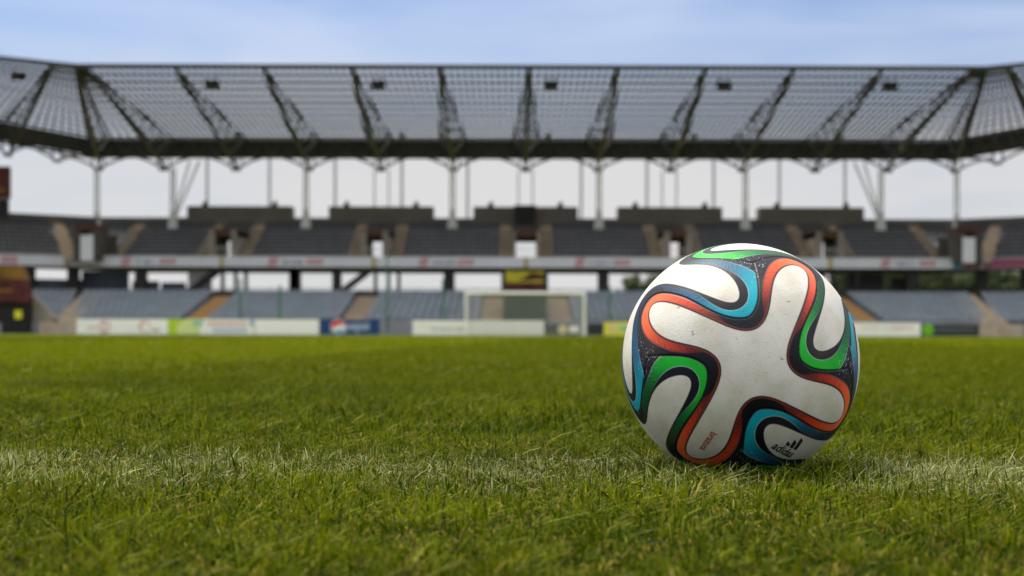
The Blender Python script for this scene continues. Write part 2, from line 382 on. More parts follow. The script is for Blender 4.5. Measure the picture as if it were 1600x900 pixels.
# tunnel and the banner above it
tn = MB(); tn.box(X(787, 92), X(853, 92), 91.0, 99, .0, Z(462, 92)); tn.box(X(784, 92), X(856, 92), 90.9, 90.99, Z(464, 92), Z(458, 92))
tunnel = tn.build('players_tunnel', M['tunnel']); tag(tunnel, 'dark green covered tunnel between two stairways behind the goal', 'tunnel')
for xx in np.linspace(X(787, 92) + .3, X(853, 92) - .3, 6):
    mb = MB(); mb.box(xx - .04, xx + .04, 90.93, 90.995, .02, Z(465, 92)); mb.build('rib', M['dark'], tunnel)
bn = empty('banner', (.9, 102.6, 3.1), 'yellow and dark red banner in a black frame above the tunnel behind the goal', 'banner')
x0, x1 = X(783, 102.6), X(856, 102.6); z0, z1 = Z(459, 102.6), Z(418, 102.6)
mb = MB(); mb.box(x0, x0 + .28, 102.5, 102.8, z0, z1); mb.box(x1 - .28, x1, 102.5, 102.8, z0, z1); mb.box(x0 + .281, x1 - .281, 102.5, 102.8, z1 - .2, z1)
mb.build('frame', M['black'], bn)
mb = MB(); mb.box(x0 + .285, x1 - .285, 102.62, 102.7, z0, z0 + (z1 - z0) * .42); mb.build('red_cloth', M['banner_red'], bn)
zz = z0 + (z1 - z0) * .42
mb = MB(); mb.hexa([(x0 + .285, 102.60, zz + .003), (x1 - .285, 102.60, zz + .003), (x1 - .285, 102.60, z1 - .205), (x0 + .285, 102.60, z1 - .205)],
                   [(x0 + .285, 102.7, zz + .003), (x1 - .285, 102.7, zz + .003), (x1 - .285, 102.7, z1 - .205), (x0 + .285, 102.7, z1 - .205)]); mb.build('yellow_cloth', M['banner_yellow'], bn)
mb = MB(); mb.poly([(x0 + 1.3, 102.59, zz + .1), (x1 - .3, 102.59, zz + .25), (x1 - .3, 102.59, z1 - .5), (x1 - 1.2, 102.59, zz + .75)]); mb.build('red_swoosh', M['banner_red'], bn)

# ------------------------------------------------------------------ roof
FY, FZ, BY, BZ = 96.6, Z(104, 96.6), 119.0, Z(222, 119.0)
FXL, FXR = -29.6, 2 * CX + 29.9
def girder(pf, pb, parent, hub_z=13.7, spread=1.15, faint=True):
    """triangular truss from the roof edge pf to the rear beam pb (x, y, z)."""
    pf = Vector(pf); pb = Vector(pb); d = (pb - pf); side = Vector((d.y, -d.x, 0)).normalized()
    low = Vector((pb.x, pb.y, hub_z + .2)); mb = MB()
    mb.bar(pf + Vector((0, 0, -.15)), low, .24, .30, n=6)
    ups = [pf.lerp(pb, .05) + Vector((0, 0, -.25)) , pb + Vector((0, 0, -.3))]
    for s in (-1, 1):
        mb.bar(ups[0] + side * s * .12, ups[1] + side * s * spread, .13)
    nn = 9
    for i in range(nn):
        t0, t1 = (i + .5) / nn, (i + 1) / nn
        a = (pf + Vector((0, 0, -.15))).lerp(low, t0)
        for s in (-1, 1):
            u0 = (ups[0] + side * s * .12).lerp(ups[1] + side * s * spread, max(0, i / nn)); u1 = (ups[0] + side * s * .12).lerp(ups[1] + side * s * spread, t1)
            mb.bar(a, u0, .075); mb.bar(a, u1, .075)
    return mb.build('roof_girder', M['steel'], parent)
def bay(f0, f1, b0, b1, parent, nm=13, npur=12):
    """one roof bay between two girders: translucent sheet with its bars."""
    f0, f1, b0, b1 = map(Vector, (f0, f1, b0, b1))
    up = Vector((0, 0, .04)); mb = MB(); mb.poly([f0, f1, b1, b0])
    sh = mb.build('roof_panel', M['sheet'], parent)
    mb = MB()
    for i in range(nm):
        t = (i + .5) / nm; a = f0.lerp(f1, t) - up; b = b0.lerp(b1, t) - up
        mb.bar(a, b, .14, .06)
    for j in range(npur + 1):
        t = min(max(j / npur, .004), .99); w = .38 if j in (2, 5) else (.27 if j % 2 else .19)
        mb.bar(f0.lerp(b0, t) - up * 3, f1.lerp(b1, t) - up * 3, w, .12)
    mb.build('glazing_bars', M['steel_grey'], sh)
def edge(p, q, parent):
    mb = MB(); p = Vector(p); q = Vector(q); mb.bar(p + Vector((0, -.05, .0)), q + Vector((0, -.05, .0)), .18, .20); mb.build('edge_beam', M['steel_grey'], parent)
def rear_beam(p, q, parent):
    p = Vector(p); q = Vector(q); mb = MB(); d = q - p; nrm = Vector((d.y, -d.x, 0)).normalized() * .18
    zt, zb = BZ + .05, Z(247, 119.0)
    def quad(o): return [(*(p + o).xy, zb), (*(q + o).xy, zb), (*(q + o).xy, zt), (*(p + o).xy, zt)]
    mb.hexa(quad(nrm), quad(-nrm)); b_ = mb.build('rear_beam', M['steel'], parent)
    mb = MB(); off = nrm * 3.2; n_ = max(2, int(d.length / 1.5))
    for i in range(n_):
        a = p.lerp(q, i / n_) + off; c = p.lerp(q, (i + .5) / n_) + off; e_ = p.lerp(q, (i + 1) / n_) + off
        mb.bar((a.x, a.y, zt), (c.x, c.y, zb - .05), .12); mb.bar((c.x, c.y, zb - .05), (e_.x, e_.y, zt), .12)
    mb.bar((*(p + off).xy, zb - .08), (*(q + off).xy, zb - .08), .16); mb.bar((*(p + off).xy, zt), (*(q + off).xy, zt), .16)
    mb.build('beam_lattice', M['steel_grey'], b_)
def bracket(x, y, parent, dirv=(1, 0), reach=2.85, hub=13.7):
    zb = Z(244, 119.0) - .15; mb = MB()
    for s in (-1, 1):
        pts = []
        for t in (0, .25, .5, .75, 1):
            pts.append((x + dirv[0] * s * reach * t, y + dirv[1] * s * reach * t, hub + (zb - hub) * (1 - (1 - t) ** 1.7)))
        mb.path(pts, .16, 5)
        mb.bar((x + dirv[0] * s * .55, y + dirv[1] * s * .55, hub + .25), (x + dirv[0] * s * .5, y + dirv[1] * s * .5, zb), .12)
    mb.bar((x - .4 * dirv[0], y - .4 * dirv[1], hub - .02), (x + .4 * dirv[0], y + .4 * dirv[1], hub - .02), .16, .2)
    mb.build('bracket', M['steel'], parent)
def column(x, y, parent, foot_z=8.85, top=13.7, foot=True):
    mb = MB(); 
    for s in (-1, 1): mb.bar((x + s * .17, y, foot_z + 1.2), (x + s * .14, y, top), .17, n=8)
    for i in range(9):
        z = foot_z + 1.5 + i * .42; mb.bar((x - .15, y, z), (x + .15, y, z + .21), .06)
    mb.bar((x, y, foot_z), (x, y, foot_z + 1.6), .85, .6, n=8, w2=.42)
    mb.build('column', M['column'], parent)

roof_x = [CX + 6.02 * k for k in range(-5, 6)]
for k, x in enumerate(roof_x):
    bx = CX + (x - CX)
    girder((x, FY, FZ), (bx, BY, BZ), stand)
    bracket(bx, BY - .7, stand)
for a, b_ in zip(roof_x[:-1], roof_x[1:]): bay((a, FY, FZ), (b_, FY, FZ), (a, BY, BZ), (b_, BY, BZ), stand)
LB0 = (-34.5, BY); RB0 = (2 * CX + 34.7, BY)
bay((FXL, FY, FZ), (roof_x[0], FY, FZ), (LB0[0], BY, BZ), (roof_x[0], BY, BZ), stand, 7)
bay((roof_x[-1], FY, FZ), (FXR, FY, FZ), (roof_x[-1], BY, BZ), (RB0[0], BY, BZ), stand, 7)
edge((FXL, FY, FZ), (FXR, FY, FZ), stand)
rear_beam((LB0[0], BY, 0), (RB0[0], BY, 0), stand)
for k in (-3, -1, 1, 3): column(CX + 6.02 * k, 116.9, stand, 8.75)
for s, xc in ((-1, -27.9), (1, 2 * CX + 28.1)):
    column(xc, 116.9, stand, 8.6)
    mb = MB(); mb.bar((xc, 116.8, 9.0), (xc - s * 1.9, BY - .9, 14.4), .16); mb.bar((xc, 116.8, 9.3), (xc - s * 1.1, BY - .9, 14.4), .13); mb.build('brace', M['column'], stand)
for k in (-2, 0, 2): 
    x = CX + 6.02 * k
    mb = MB()
    for s in (-.6, .6): mb.bar((x + s, BY, 10.7), (x + s, BY, 13.8), .11)
    mb.build('hanger', M['post'], stand)
for dx in (-29, -23.3, -17.3, -11.2, -5.2, 5.2, 11.2, 17.3, 23.3, 29.3):
    mb = MB(); mb.bar((CX + dx, 130, 7), (CX + dx, 130, 16.2), .24, n=8); mb.build('rear_post', M['post'], stand)
mb = MB(); mb.bar((-31, 130, 16.25), (33, 130, 16.25), .3); mb.build('rear_tie', M['steel_grey'], stand)
# lamps and speakers that hang from the roof
def hanging(name, x, y, z, w, label, cat, group):
    mb = MB(); mb.box(x - w / 2, x + w / 2, y - .2, y + .25, z - w * .28, z + w * .25)
    mb.box(x - w * .42, x + w * .42, y - .26, y - .201, z - w * .2, z + w * .16)
    for s in (-.3, .3): mb.bar((x + s * w, y, z + w * .25), (x + s * w, y, z + w * .25 + .45), .05)
    o = mb.build(name, M['black']); tag(o, label, cat, group); return o
ords = ['leftmost', 'second from the left', 'third from the left', 'fourth from the left', 'fifth from the left', 'rightmost']
for i, px in enumerate((38, 330, 590, 860, 1130, 1390)):
    hanging('floodlight', X(px, 98.8), 98.8 if i else 97.5, Z(132 if i else 126, 98.8), .95, f'small black floodlight under the front roof edge, {ords[i]} of six', 'floodlight', 'floodlights along the roof edge')
for i, px in enumerate((373, 628, 855, 1083, 1310)):
    hanging('loudspeaker', X(px, 117.3), 117.3, Z(214, 117.3), .62, f'small dark loudspeaker hanging before the rear roof beam, {["leftmost", "second from the left", "middle one", "fourth from the left", "rightmost"][i]} of five', 'loudspeaker', 'loudspeakers at the rear roof beam')

# ------------------------------------------------------------------ corner stands
def corner(sgn, label):
    mX = (lambda x: x) if sgn < 0 else (lambda x: 2 * CX + .2 - x)
    root = empty('corner_stand', (mX(-40), 105, 0), label, 'grandstand')
    uf = [(-34.02, UF), (-40, 107.6), (-54, 97)]; ub = [(-34.02, UB), (-42, 112.4), (-58, 100.5)]
    lf = [(-29.02, LF), (-37, 88.5), (-48, 79)]; lb = [(-31.42 - .0, LB), (-42, 99), (-56, 88)]
    def tier(fp, bp, z0, z1, rows, seat_m, step_m, sof, hole=None):
        dz = (z1 - z0) / rows; mb = MB()
        for r_ in range(rows):
            t0, t1 = r_ / rows, (r_ + 1) / rows; z = z0 + dz * r_
            for i in (0, 1):
                A, B = lerp(fp[i], bp[i], t0), lerp(fp[i + 1], bp[i + 1], t0); C_, D = lerp(fp[i + 1], bp[i + 1], t1), lerp(fp[i], bp[i], t1)
                q = [(mX(p[0]), p[1]) for p in (A, B, C_, D)]
                mb.hexa([(*p, z - sof) for p in q], [(*p, z) for p in q])
        mb.build('terrace', step_m, root)
        for r_ in range(rows):
            t0 = (r_ + .1) / rows; z = z0 + dz * r_
            for i in (0, 1):
                A, B = lerp(fp[i], bp[i], t0), lerp(fp[i + 1], bp[i + 1], t0); d = Vector((B[0] - A[0], B[1] - A[1])); n_ = int(d.length / .5); dd = d / n_
                nx, ny = d.y / d.length, -d.x / d.length
                if ny < 0: nx, ny = -nx, -ny
                mb = MB()
                for k in range(n_):
                    a = (A[0] + dd.x * k, A[1] + dd.y * k); b = (a[0] + dd.x, a[1] + dd.y)
                    if hole and abs(a[0] + dd.x / 2 - (X(110, 109.6) + (X(88, 116.2) - X(110, 109.6)) * (a[1] - 109.6) / 6.6)) < .62:
                        if mb.v: mb.build('seat_row', seat_m, root); mb = MB()
                        continue
                    seat(mb, (mX(a[0]), a[1]), (mX(b[0]), b[1]), z, (nx * (-sgn if sgn > 0 else 1), ny))
                if mb.v: mb.build('seat_row', seat_m, root)
    vx = -35.2
    tier(uf, ub, UZ0, UZ1, UR, M['seat_dark'], M['tier_dark'], .42, True)
    tier(lf, lb, LZ0, LZ1, LR, M['seat_blue'], M['tier_light'], .6)
    # passage, an added white sheet standing in for its daylight, and its two stairways
    mb = MB(); c = X(140, 110.0) if sgn < 0 else X(140, 110.0)
    w0, w1 = c - .5, c + .5
    mb.hexa([(mX(w0 - .5), 109.2, UZ0 - .2), (mX(w0), 109.2, UZ0 - .2), (mX(w0), 111.5, UZ0 - .2), (mX(w0 - .5), 111.5, UZ0 - .2)], [(mX(w0 - .5), 109.2, UZ0 + 2.1), (mX(w0), 109.2, UZ0 + 2.1), (mX(w0), 111.5, UZ0 + 2.1), (mX(w0 - .5), 111.5, UZ0 + 2.1)])
    mb.hexa([(mX(w1), 109.2, UZ0 - .2), (mX(w1 + .5), 109.2, UZ0 - .2), (mX(w1 + .5), 111.5, UZ0 - .2), (mX(w1), 111.5, UZ0 - .2)], [(mX(w1), 109.2, UZ0 + 2.1), (mX(w1 + .5), 109.2, UZ0 + 2.1), (mX(w1 + .5), 111.5, UZ0 + 2.1), (mX(w1), 111.5, UZ0 + 2.1)])
    v_ = mb.build('vomitory', M['concrete_dark'], root)
    xx = sorted((mX(w0 - .5), mX(w1 + .5))); mb = MB(); mb.box(xx[0], xx[1], 109.18, 111.52, UZ0 + 2.105, UZ0 + 2.55); mb.build('lintel', M['lintel'], v_)
    xx = sorted((mX(w0 + .002), mX(w1 - .002))); mb = MB(); mb.box(xx[0], xx[1], 109.22, 109.28, UZ0 - .2, UZ0 + 1.75); mb.build('daylight_sheet', M['white'], v_)
    xx = sorted((mX(w0 - 1.1), mX(w1 + 1.2))); mb = MB(); mb.box(xx[0], xx[1], 111.55, 111.7, UZ0 - .2, UZ0 + 1.9); mb.build('headwall', M['concrete_dark'], v_)
    for px0, px1 in ((88, 110),):     # stairways: top to bottom
        a = (X(px0, 116.2), 116.2); b = (X(px1, 109.6), 109.6); mb = MB()
        for i in range(18):
            t = i / 18; p = lerp(b, a, t); z = UZ0 + (UZ1 - UZ0) * (t * .92) + .3
            x0, x1 = sorted((mX(p[0] - .5), mX(p[0] + .5))); mb.box(x0, x1, p[1], p[1] + .40, z - .5, z)
        mb.build('stair', M['stair'], root)
    # lower stairway
    mb = MB()
    for i in range(24):
        t = i / 24; p = lerp((X(103, 91.2), 91.2), (X(148, 103), 103), t); z = LZ0 + (LZ1 - LZ0) * t + .32
        x0, x1 = sorted((mX(p[0] - .8), mX(p[0] + .8))); mb.box(x0, x1, p[1], p[1] + .47, .01, z)
    mb.build('stair', M['stair'], root)
    xx = sorted((mX(-30.2), mX(-27.3))); mb = MB(); mb.box(xx[0], xx[1], 90.75, 90.95, 0, .80); mb.build('kick_wall', M['stair'], root)
    # fascia, slab, walls
    def strip(path, z0, z1, name, mm, th=.25):
        mb = MB()
        for i in (0, 1):
            a, b = path[i], path[i + 1]; q = [(mX(a[0]), a[1] - th), (mX(b[0]), b[1] - th), (mX(b[0]), b[1]), (mX(a[0]), a[1])]
            mb.hexa([(*p, z0) for p in q], [(*p, z1) for p in q])
        return mb.build(name, M[mm], root)
    fb = strip(uf, zf0, zf1, 'fascia_board', 'fascia')
    strip([(x, y + .4) for x, y in ub], 8.6, Z(341, UB), 'back_wall', 'parapet')
    strip(lf, 0, .72, 'pitch_wall', 'wall_lower', .2)
    strip([(x, y + .2) for x, y in lb], 2.1, 3.3, 'barrier', 'dark')
    strip([(-34.0, 112.6), (-42, 108.5), (-56, 97.5)], 2.4, 4.3 if sgn < 0 else 3.7, 'concourse_panel', 'panel_grey' if sgn < 0 else 'dark')
    mb = MB()
    for i in (0, 1):
        a, b, c2, d2 = uf[i], uf[i + 1], ub[i + 1], ub[i]
        q = [(mX(p[0]), p[1] + .02) for p in (a, b, c2, d2)]; mb.hexa([(*p, 5.25) for p in q], [(*p, 5.5) for p in q])
    mb.build('concourse_slab', M['concrete_dark'], root)
    for t in (.05, .55, 1.1):
        p = on(uf, t); x0, x1 = sorted((mX(p[0] - .4), mX(p[0] + .4))); mb = MB(); mb.box(x0, x1, p[1] + .6, p[1] + 1.3, 0, 5.25); mb.build('pier', M['dark'], root)
    # prints on the fascia
    def fp2(s0, s1, mm, z0=.15, z1=.85):
        a, b = on(uf, s0), on(uf, s1); h = zf1 - zf0; mb = MB()
        mb.hexa([(mX(a[0]), a[1] - .27, zf0 + h * z0), (mX(b[0]), b[1] - .27, zf0 + h * z0), (mX(b[0]), b[1] - .27, zf0 + h * z1), (mX(a[0]), a[1] - .27, zf0 + h * z1)],
                [(mX(a[0]), a[1] - .255, zf0 + h * z0), (mX(b[0]), b[1] - .255, zf0 + h * z0), (mX(b[0]), b[1] - .255, zf0 + h * z1), (mX(a[0]), a[1] - .255, zf0 + h * z1)])
        mb.build('emblem', M[mm], fb)
    if sgn < 0: fp2(.05, .1, 'gold', 0, .98); fp2(.62, .8, 'red')
    else: fp2(.02, .6, 'magenta', .05, .95); fp2(.7, 1.3, 'magenta', .05, .95)
    # roof
    fr = [(FXL, FY), (-31, 95.8), (-35, 93.2), (-44, 84)]; bk = [(-34.5, BY), (-38.7, 109.5), (-43.5, 100.0), (-56, 86)]
    f3 = [(mX(x), y, FZ) for x, y in fr]; b3 = [(mX(x), y, BZ) for x, y in bk]
    if sgn > 0: f3[0] = (FXR, FY, FZ); b3[0] = (RB0[0], BY, BZ)
    for i in range(3):
        if i: pass
        girder(f3[i], b3[i], root, spread=.9); bay(f3[i], f3[i + 1], b3[i], b3[i + 1], root, (10, 12, 20)[i])
        edge(f3[i], f3[i + 1], root); rear_beam((*b3[i][:2], 0), (*b3[i + 1][:2], 0), root)
        d = (Vector(b3[i + 1]) - Vector(b3[i])).normalized(); md = lerp(b3[i], b3[i + 1], .5)
        bracket(md[0], md[1], root, (d.x, d.y), 4.5, 13.9)
        bracket(b3[i][0], b3[i][1] - .5, root, (1, 0) if i == 0 else (d.x, d.y), 3.0, 13.7)
        if i != 1: column(b3[i][0], b3[i][1] - .9, root, 8.6 if i == 0 else 8)
    return root
corner(-1, 'left corner of the stadium stand bending toward the pitch, with dark upper seats')
corner(1, 'right corner of the stadium stand bending toward the pitch, trees showing behind')

# dark red board at the far left, banner and gateway below it
o = empty('scoreboard', (-40.5, 109, 0), 'tall dark red board on a black mast at the far left edge of the stand', 'scoreboard')
mb = MB(); mb.box(-44, X(13, 109), 109, 109.5, Z(312, 109), Z(262, 109)); mb.build('panel', M['banner_red'], o)
mb = MB(); mb.box(-44.1, X(11, 109), 109.1, 109.4, Z(342, 109), Z(313, 109)); mb.bar((-41.5, 109.3, 5.5), (-41.5, 109.3, Z(343, 109)), .5); mb.build('base', M['black'], o)
mb = MB(); mb.box(-42, X(9, 109), 108.93, 108.99, Z(303, 109), Z(296, 109)); mb.build('print', M['banner_orange'], o)
o = empty('gateway', (-33.5, 90, 0), 'black corner gateway under a red and yellow banner at the left of the pitch', 'gateway')
Yg = 90.0
mb = MB(); xa, xb = X(42, Yg), X(30, Yg)
mb.hexa([(-38, Yg, Z(474, Yg)), (X(43, Yg), Yg, Z(474, Yg)), (X(43, Yg), Yg + 1.5, Z(474, Yg)), (-38, Yg + 1.5, Z(474, Yg))],
        [(-38, Yg, Z(438, Yg)), (X(34, Yg), Yg, Z(438, Yg)), (X(34, Yg), Yg + 1.5, Z(438, Yg)), (-38, Yg + 1.5, Z(438, Yg))]); bb = mb.build('banner_cloth', M['banner_red'], o)
mb = MB(); mb.hexa([(-38, Yg, Z(437.9, Yg)), (X(34, Yg), Yg, Z(437.9, Yg)), (X(34, Yg), Yg + 1.5, Z(437.9, Yg)), (-38, Yg + 1.5, Z(437.9, Yg))],
        [(-38, Yg, Z(418, Yg)), (X(27, Yg), Yg, Z(418, Yg)), (X(27, Yg), Yg + 1.5, Z(418, Yg)), (-38, Yg + 1.5, Z(418, Yg))]); mb.build('banner_top', M['banner_orange'], o)
mb = MB(); mb.hexa([(-37, Yg - .03, Z(462, Yg)), (X(20, Yg), Yg - .03, Z(458, Yg)), (X(20, Yg), Yg - .03, Z(454, Yg)), (-37, Yg - .03, Z(457, Yg))],
        [(-37, Yg - .005, Z(462, Yg)), (X(20, Yg), Yg - .005, Z(458, Yg)), (X(20, Yg), Yg - .005, Z(454, Yg)), (-37, Yg - .005, Z(457, Yg))]); mb.build('banner_stripe', M['banner_orange'], bb)
mb = MB(); mb.box(-38, X(41, Yg), Yg + .3, Yg + 2.5, 0, Z(474.3, Yg)); mb.build('doorway', M['black'], o)  # solid black box: the dark inside of the opening put into its colour
mb = MB(); mb.box(X(22, Yg) , X(32, Yg), Yg + .1, Yg + .295, Z(500, Yg), Z(487, Yg)); mb.build('yellow_sign', M['yellow'], o)
w_ = MB(); ya = 91.2
w_.hexa([(X(45, ya), ya, 0), (X(108, ya), ya, 0), (X(108, ya), ya + .3, 0), (X(45, ya), ya + .3, 0)],
        [(X(45, ya), ya, Z(456, ya)), (X(104, ya), ya, Z(516, ya)), (X(104, ya), ya + .3, Z(516, ya)), (X(45, ya), ya + .3, Z(456, ya))])
tag(w_.build('side_wall', M['concrete']), 'grey sloping concrete side wall right of the black corner gateway', 'wall')

# ------------------------------------------------------------------ goal and ball-stop posts
GY = 85.46; gx0, gx1 = X(728, GY), X(913, GY); gh = 2.50
goal = empty('goal', ((gx0 + gx1) / 2, GY, 0), 'white football goal with net on the far goal line', 'goal')
for x in (gx0, gx1):
    mb = MB(); mb.bar((x, GY, 0), (x, GY, gh), .14, n=12); mb.build('post', M['goal_white'], goal)
mb = MB(); mb.bar((gx0 - .07, GY, gh + .06), (gx1 + .07, GY, gh + .06), .14, n=12); mb.build('crossbar', M['goal_white'], goal)
mb = MB(); gb = GY + 2.0
for x in (gx0, gx1): mb.bar((x, gb, 0), (x, gb - .1, gh), .06); mb.bar((x, GY, gh + .05), (x, gb - .1, gh), .05)
mb.build('net_support', M['post'], goal)
mb = MB(); w = .012
for x in np.arange(gx0, gx1 + .01, .14): mb.bar((x, gb, 0), (x, gb - .1, gh), w); mb.bar((x, gb - .1, gh), (x, GY, gh), w)
for z in np.arange(.1, gh, .14):
    mb.bar((gx0, gb, z), (gx1, gb, z), w)
    for x in (gx0, gx1): mb.bar((x, GY, z), (x, gb, z), w)
mb.build('net', M['net'], goal)
npos = ['leftmost', 'second from the left', 'third from the left', 'fourth from the left', 'rightmost']
for i, (px, top) in enumerate(((375, 440), (437, 450), (605, 400), (692, 440), (952, 450))):
    y = 89.8; x = X(px, y); mb = MB(); mb.bar((x, y, 0), (x, y, Z(top, y)), .13 if i != 2 else .10, n=8)
    mb.bar((x, y, Z(top, y)), (x + .02, y, Z(top, y) + .12), .16, n=8); mb.bar((x, y + .05, Z(480, y)), (x, y + .9, .4), .06)
    tag(mb.build('net_post', M['green_post']), f'thin green metal post behind the advertising boards, {npos[i]} of five', 'post', 'green posts behind the boards')

# ------------------------------------------------------------------ advertising boards
def board(px0, px1, Y, m_, label, py0=500, py1=524):
    x0, x1 = X(px0, Y), X(px1, Y); z0, z1 = .03, Z(py0, Y)
    o = empty('advertising_board', ((x0 + x1) / 2, Y, 0), label, 'advertising board', 'advertising boards along the goal line')
    mb = MB(); mb.box(x0, x1, Y, Y + .06, z0, z1); p = mb.build('panel', M[m_], o)
    mb = MB(); k = max(2, int((x1 - x0) / 2))
    for i in range(k + 1):
        x = x0 + .05 + (x1 - x0 - .1) * i / k; mb.bar((x, Y + .09, z1 - .1), (x, Y + .75, .0), .05); mb.bar((x, Y + .085, 0), (x, Y + .085, z1 - .05), .05)
    mb.build('stand_frame', M['board_back'], o)
    return o, x0, x1, z0, z1
def patch(o, x0, x1, z0, z1, m_, Y, name='emblem', d=.012):
    mb = MB(); mb.box(x0, x1, Y - d, Y - .001, z0, z1); return mb.build(name, M[m_], o)
def disc(o, cx, cz, r, m_, Y, name='emblem', a0=0.0, a1=2 * math.pi, d=.012, fn=None, rz=None):
    mb = MB(); n_ = 40; pts = [(cx + r * math.cos(a0 + (a1 - a0) * i / n_), cz + (rz or r) * math.sin(a0 + (a1 - a0) * i / n_)) for i in range(n_ + (0 if a1 - a0 > 6.28 else 1))]
    if fn: pts = fn(pts)
    a = [(x, Y - d, z) for x, z in pts]; b = [(x, Y - .001, z) for x, z in pts]; i = len(mb.v); mb.v += a + b; k = len(pts)
    mb.f.append(tuple(range(k))); mb.f.append(tuple(range(2 * k - 1, k - 1, -1)))
    for j in range(k): mb.f.append((j, (j + 1) % k, k + (j + 1) % k, k + j))
    return mb.build(name, M[m_], o)
YB = 88.6
o, a, b, z0, z1 = board(120, 262, YB, 'white', 'long white board with two faint red emblems, at the left end of the boards')
c = X(163, YB); disc(o, c, .48, .38, 'red', YB, rz=.4); disc(o, c, .48, .27, 'white', YB, 'emblem_centre', d=.02, rz=.28); patch(o, c - .06, c + .06, .2, .86, 'red', YB, 'stroke', .026)
scribble(X(138, YB), X(154, YB), YB - .001, .35, .6, M['pink'], 'lettering', o, 21)
c = X(226, YB); disc(o, c, .5, .36, 'red', YB, rz=.37); disc(o, c + .06, .46, .26, 'white', YB, 'emblem_centre', d=.02, rz=.28)
scribble(X(236, YB), X(250, YB), YB - .001, .2, .42, M['grey_print'], 'lettering', o, 22)
o, a, b, z0, z1 = board(262.5, 311.5, YB, 'lime_pale', 'pale lime board with a bright green curve, right of the long white board')
def cutl(pts): return [(max(x, a + .01), min(max(z, z0 + .01), z1 - .01)) for x, z in pts]
disc(o, a + .55, .45, .75, 'lime', YB, fn=cutl); disc(o, a + 1.15, .3, .62, 'lime_pale', YB, 'curve_cutout', d=.02, fn=cutl)
patch(o, a + 1.55, a + 1.9, .6, .85, 'teal', YB, 'mark', .03)
o, a, b, z0, z1 = board(312, 396.5, YB, 'white', 'white board with one pale red stripe over one pale blue stripe')
patch(o, a + .5, b - .4, .58, .80, 'pink', YB, 'stripe'); patch(o, a + .8, b - .4, .16, .42, 'periwinkle', YB, 'stripe'); patch(o, a + .02, a + .2, .6, .93, 'teal', YB, 'mark'); patch(o, b - .22, b - .05, .55, .93, 'sky_blue', YB, 'mark')
o, a, b, z0, z1 = board(398, 498, YB, 'white', 'plain white board immediately left of the blue board')
o, a, b, z0, z1 = board(500, 593, YB, 'navy', 'dark blue board with a red, white and blue globe and white lettering')
c = X(528, YB); cz = .50; R_ = .47
disc(o, c, cz, R_, 'white', YB, 'globe', rz=R_)
def wave_up(pts): return pts
mb = MB(); top = [(c + R_ * .93 * math.cos(t), cz + R_ * .93 * math.sin(t)) for t in np.linspace(math.radians(8), math.radians(190), 24)]
low = [(c - R_ * .9 + 2 * R_ * .9 * s, cz - .02 + .10 * math.sin(s * 4.2 - 1.2) + .10 * s) for s in np.linspace(.02, .98, 12)]
pts = top + low; mb.poly([(x, YB - .02, z) for x, z in pts]); mb.build('globe_top', mat('bright_red_print', (.62, .03, .05), .5), o)
mb = MB(); bot = [(c + R_ * .93 * math.cos(t), cz + R_ * .93 * math.sin(t)) for t in np.linspace(math.radians(205), math.radians(335), 20)]
low = [(c + R_ * .84 - 2 * R_ * .84 * s, cz - .20 + .06 * math.sin(s * 4.2 + 1)) for s in np.linspace(.02, .98, 10)]
mb.poly([(x, YB - .02, z) for x, z in bot + low]); mb.build('globe_bottom', M['sky_blue'], o)
text_mesh('lettering', 'pepsi', .78, M['periwinkle'], lambda x, y: (X(557, YB) + x, YB - .008, .34 + y), o, .012)
YB2 = 84.6
o, a, b, z0, z1 = board(645, 735, YB2 + 3.5, 'white', 'white board with small dark lettering behind the left goalpost', 501)
scribble(X(672, 88.1), X(727, 88.1), 88.1 - .001, .33, .52, M['grey_print'], 'lettering', o, 5); scribble(X(655, 88.1), X(672, 88.1), 88.1 - .001, .55, .7, M['pink'], 'lettering', o, 6)
o, a, b, z0, z1 = board(735.6, 850, YB2 + 3.5, 'white', 'plain off white board standing behind the goal mouth', 501)
o, a, b, z0, z1 = board(851, 905, 89.2, 'dark_board', 'dark board with a cream disc and a white strip behind the right goalpost', 506)
disc(o, X(879, 89.2), .40, .30, 'cream', 89.2); patch(o, X(889, 89.2), X(904, 89.2), .2, .62, 'white', 89.2, 'print')
o, a, b, z0, z1 = board(918, 943, 89.2, 'dark_board', 'short blank dark board between the goal and the yellow board', 505)
o, a, b, z0, z1 = board(944, 1040, 88.1, 'yellow', 'bright yellow board with blue and red marks left of the ball', 503)
disc(o, a + .6, .5, .3, 'pink', 88.1, rz=.26); patch(o, a + 1.0, a + 1.6, .3, .62, 'teal', 88.1, 'print'); disc(o, a + .62, .5, .16, 'yellow', 88.1, 'emblem_centre', d=.02, rz=.14)
o, a, b, z0, z1 = board(1270, 1438, 88.1, 'white', 'white board with faint pink lettering right of the ball', 503)
scribble(X(1345, 88.1), X(1375, 88.1), 88.1 - .001, .5, .68, M['pink'], 'lettering', o, 7); scribble(X(1382, 88.1), X(1425, 88.1), 88.1 - .001, .42, .75, M['pink'], 'lettering', o, 8)
o, a, b, z0, z1 = board(1440, 1530, 88.6, 'dark_board', 'black board with a bright green disc at its left end', 505)
disc(o, X(1450, 88.6), .44, .36, 'green_print', 88.6, rz=.36); patch(o, X(1462, 88.6), X(1522, 88.6), .42, .48, 'grey_print', 88.6, 'stripe')

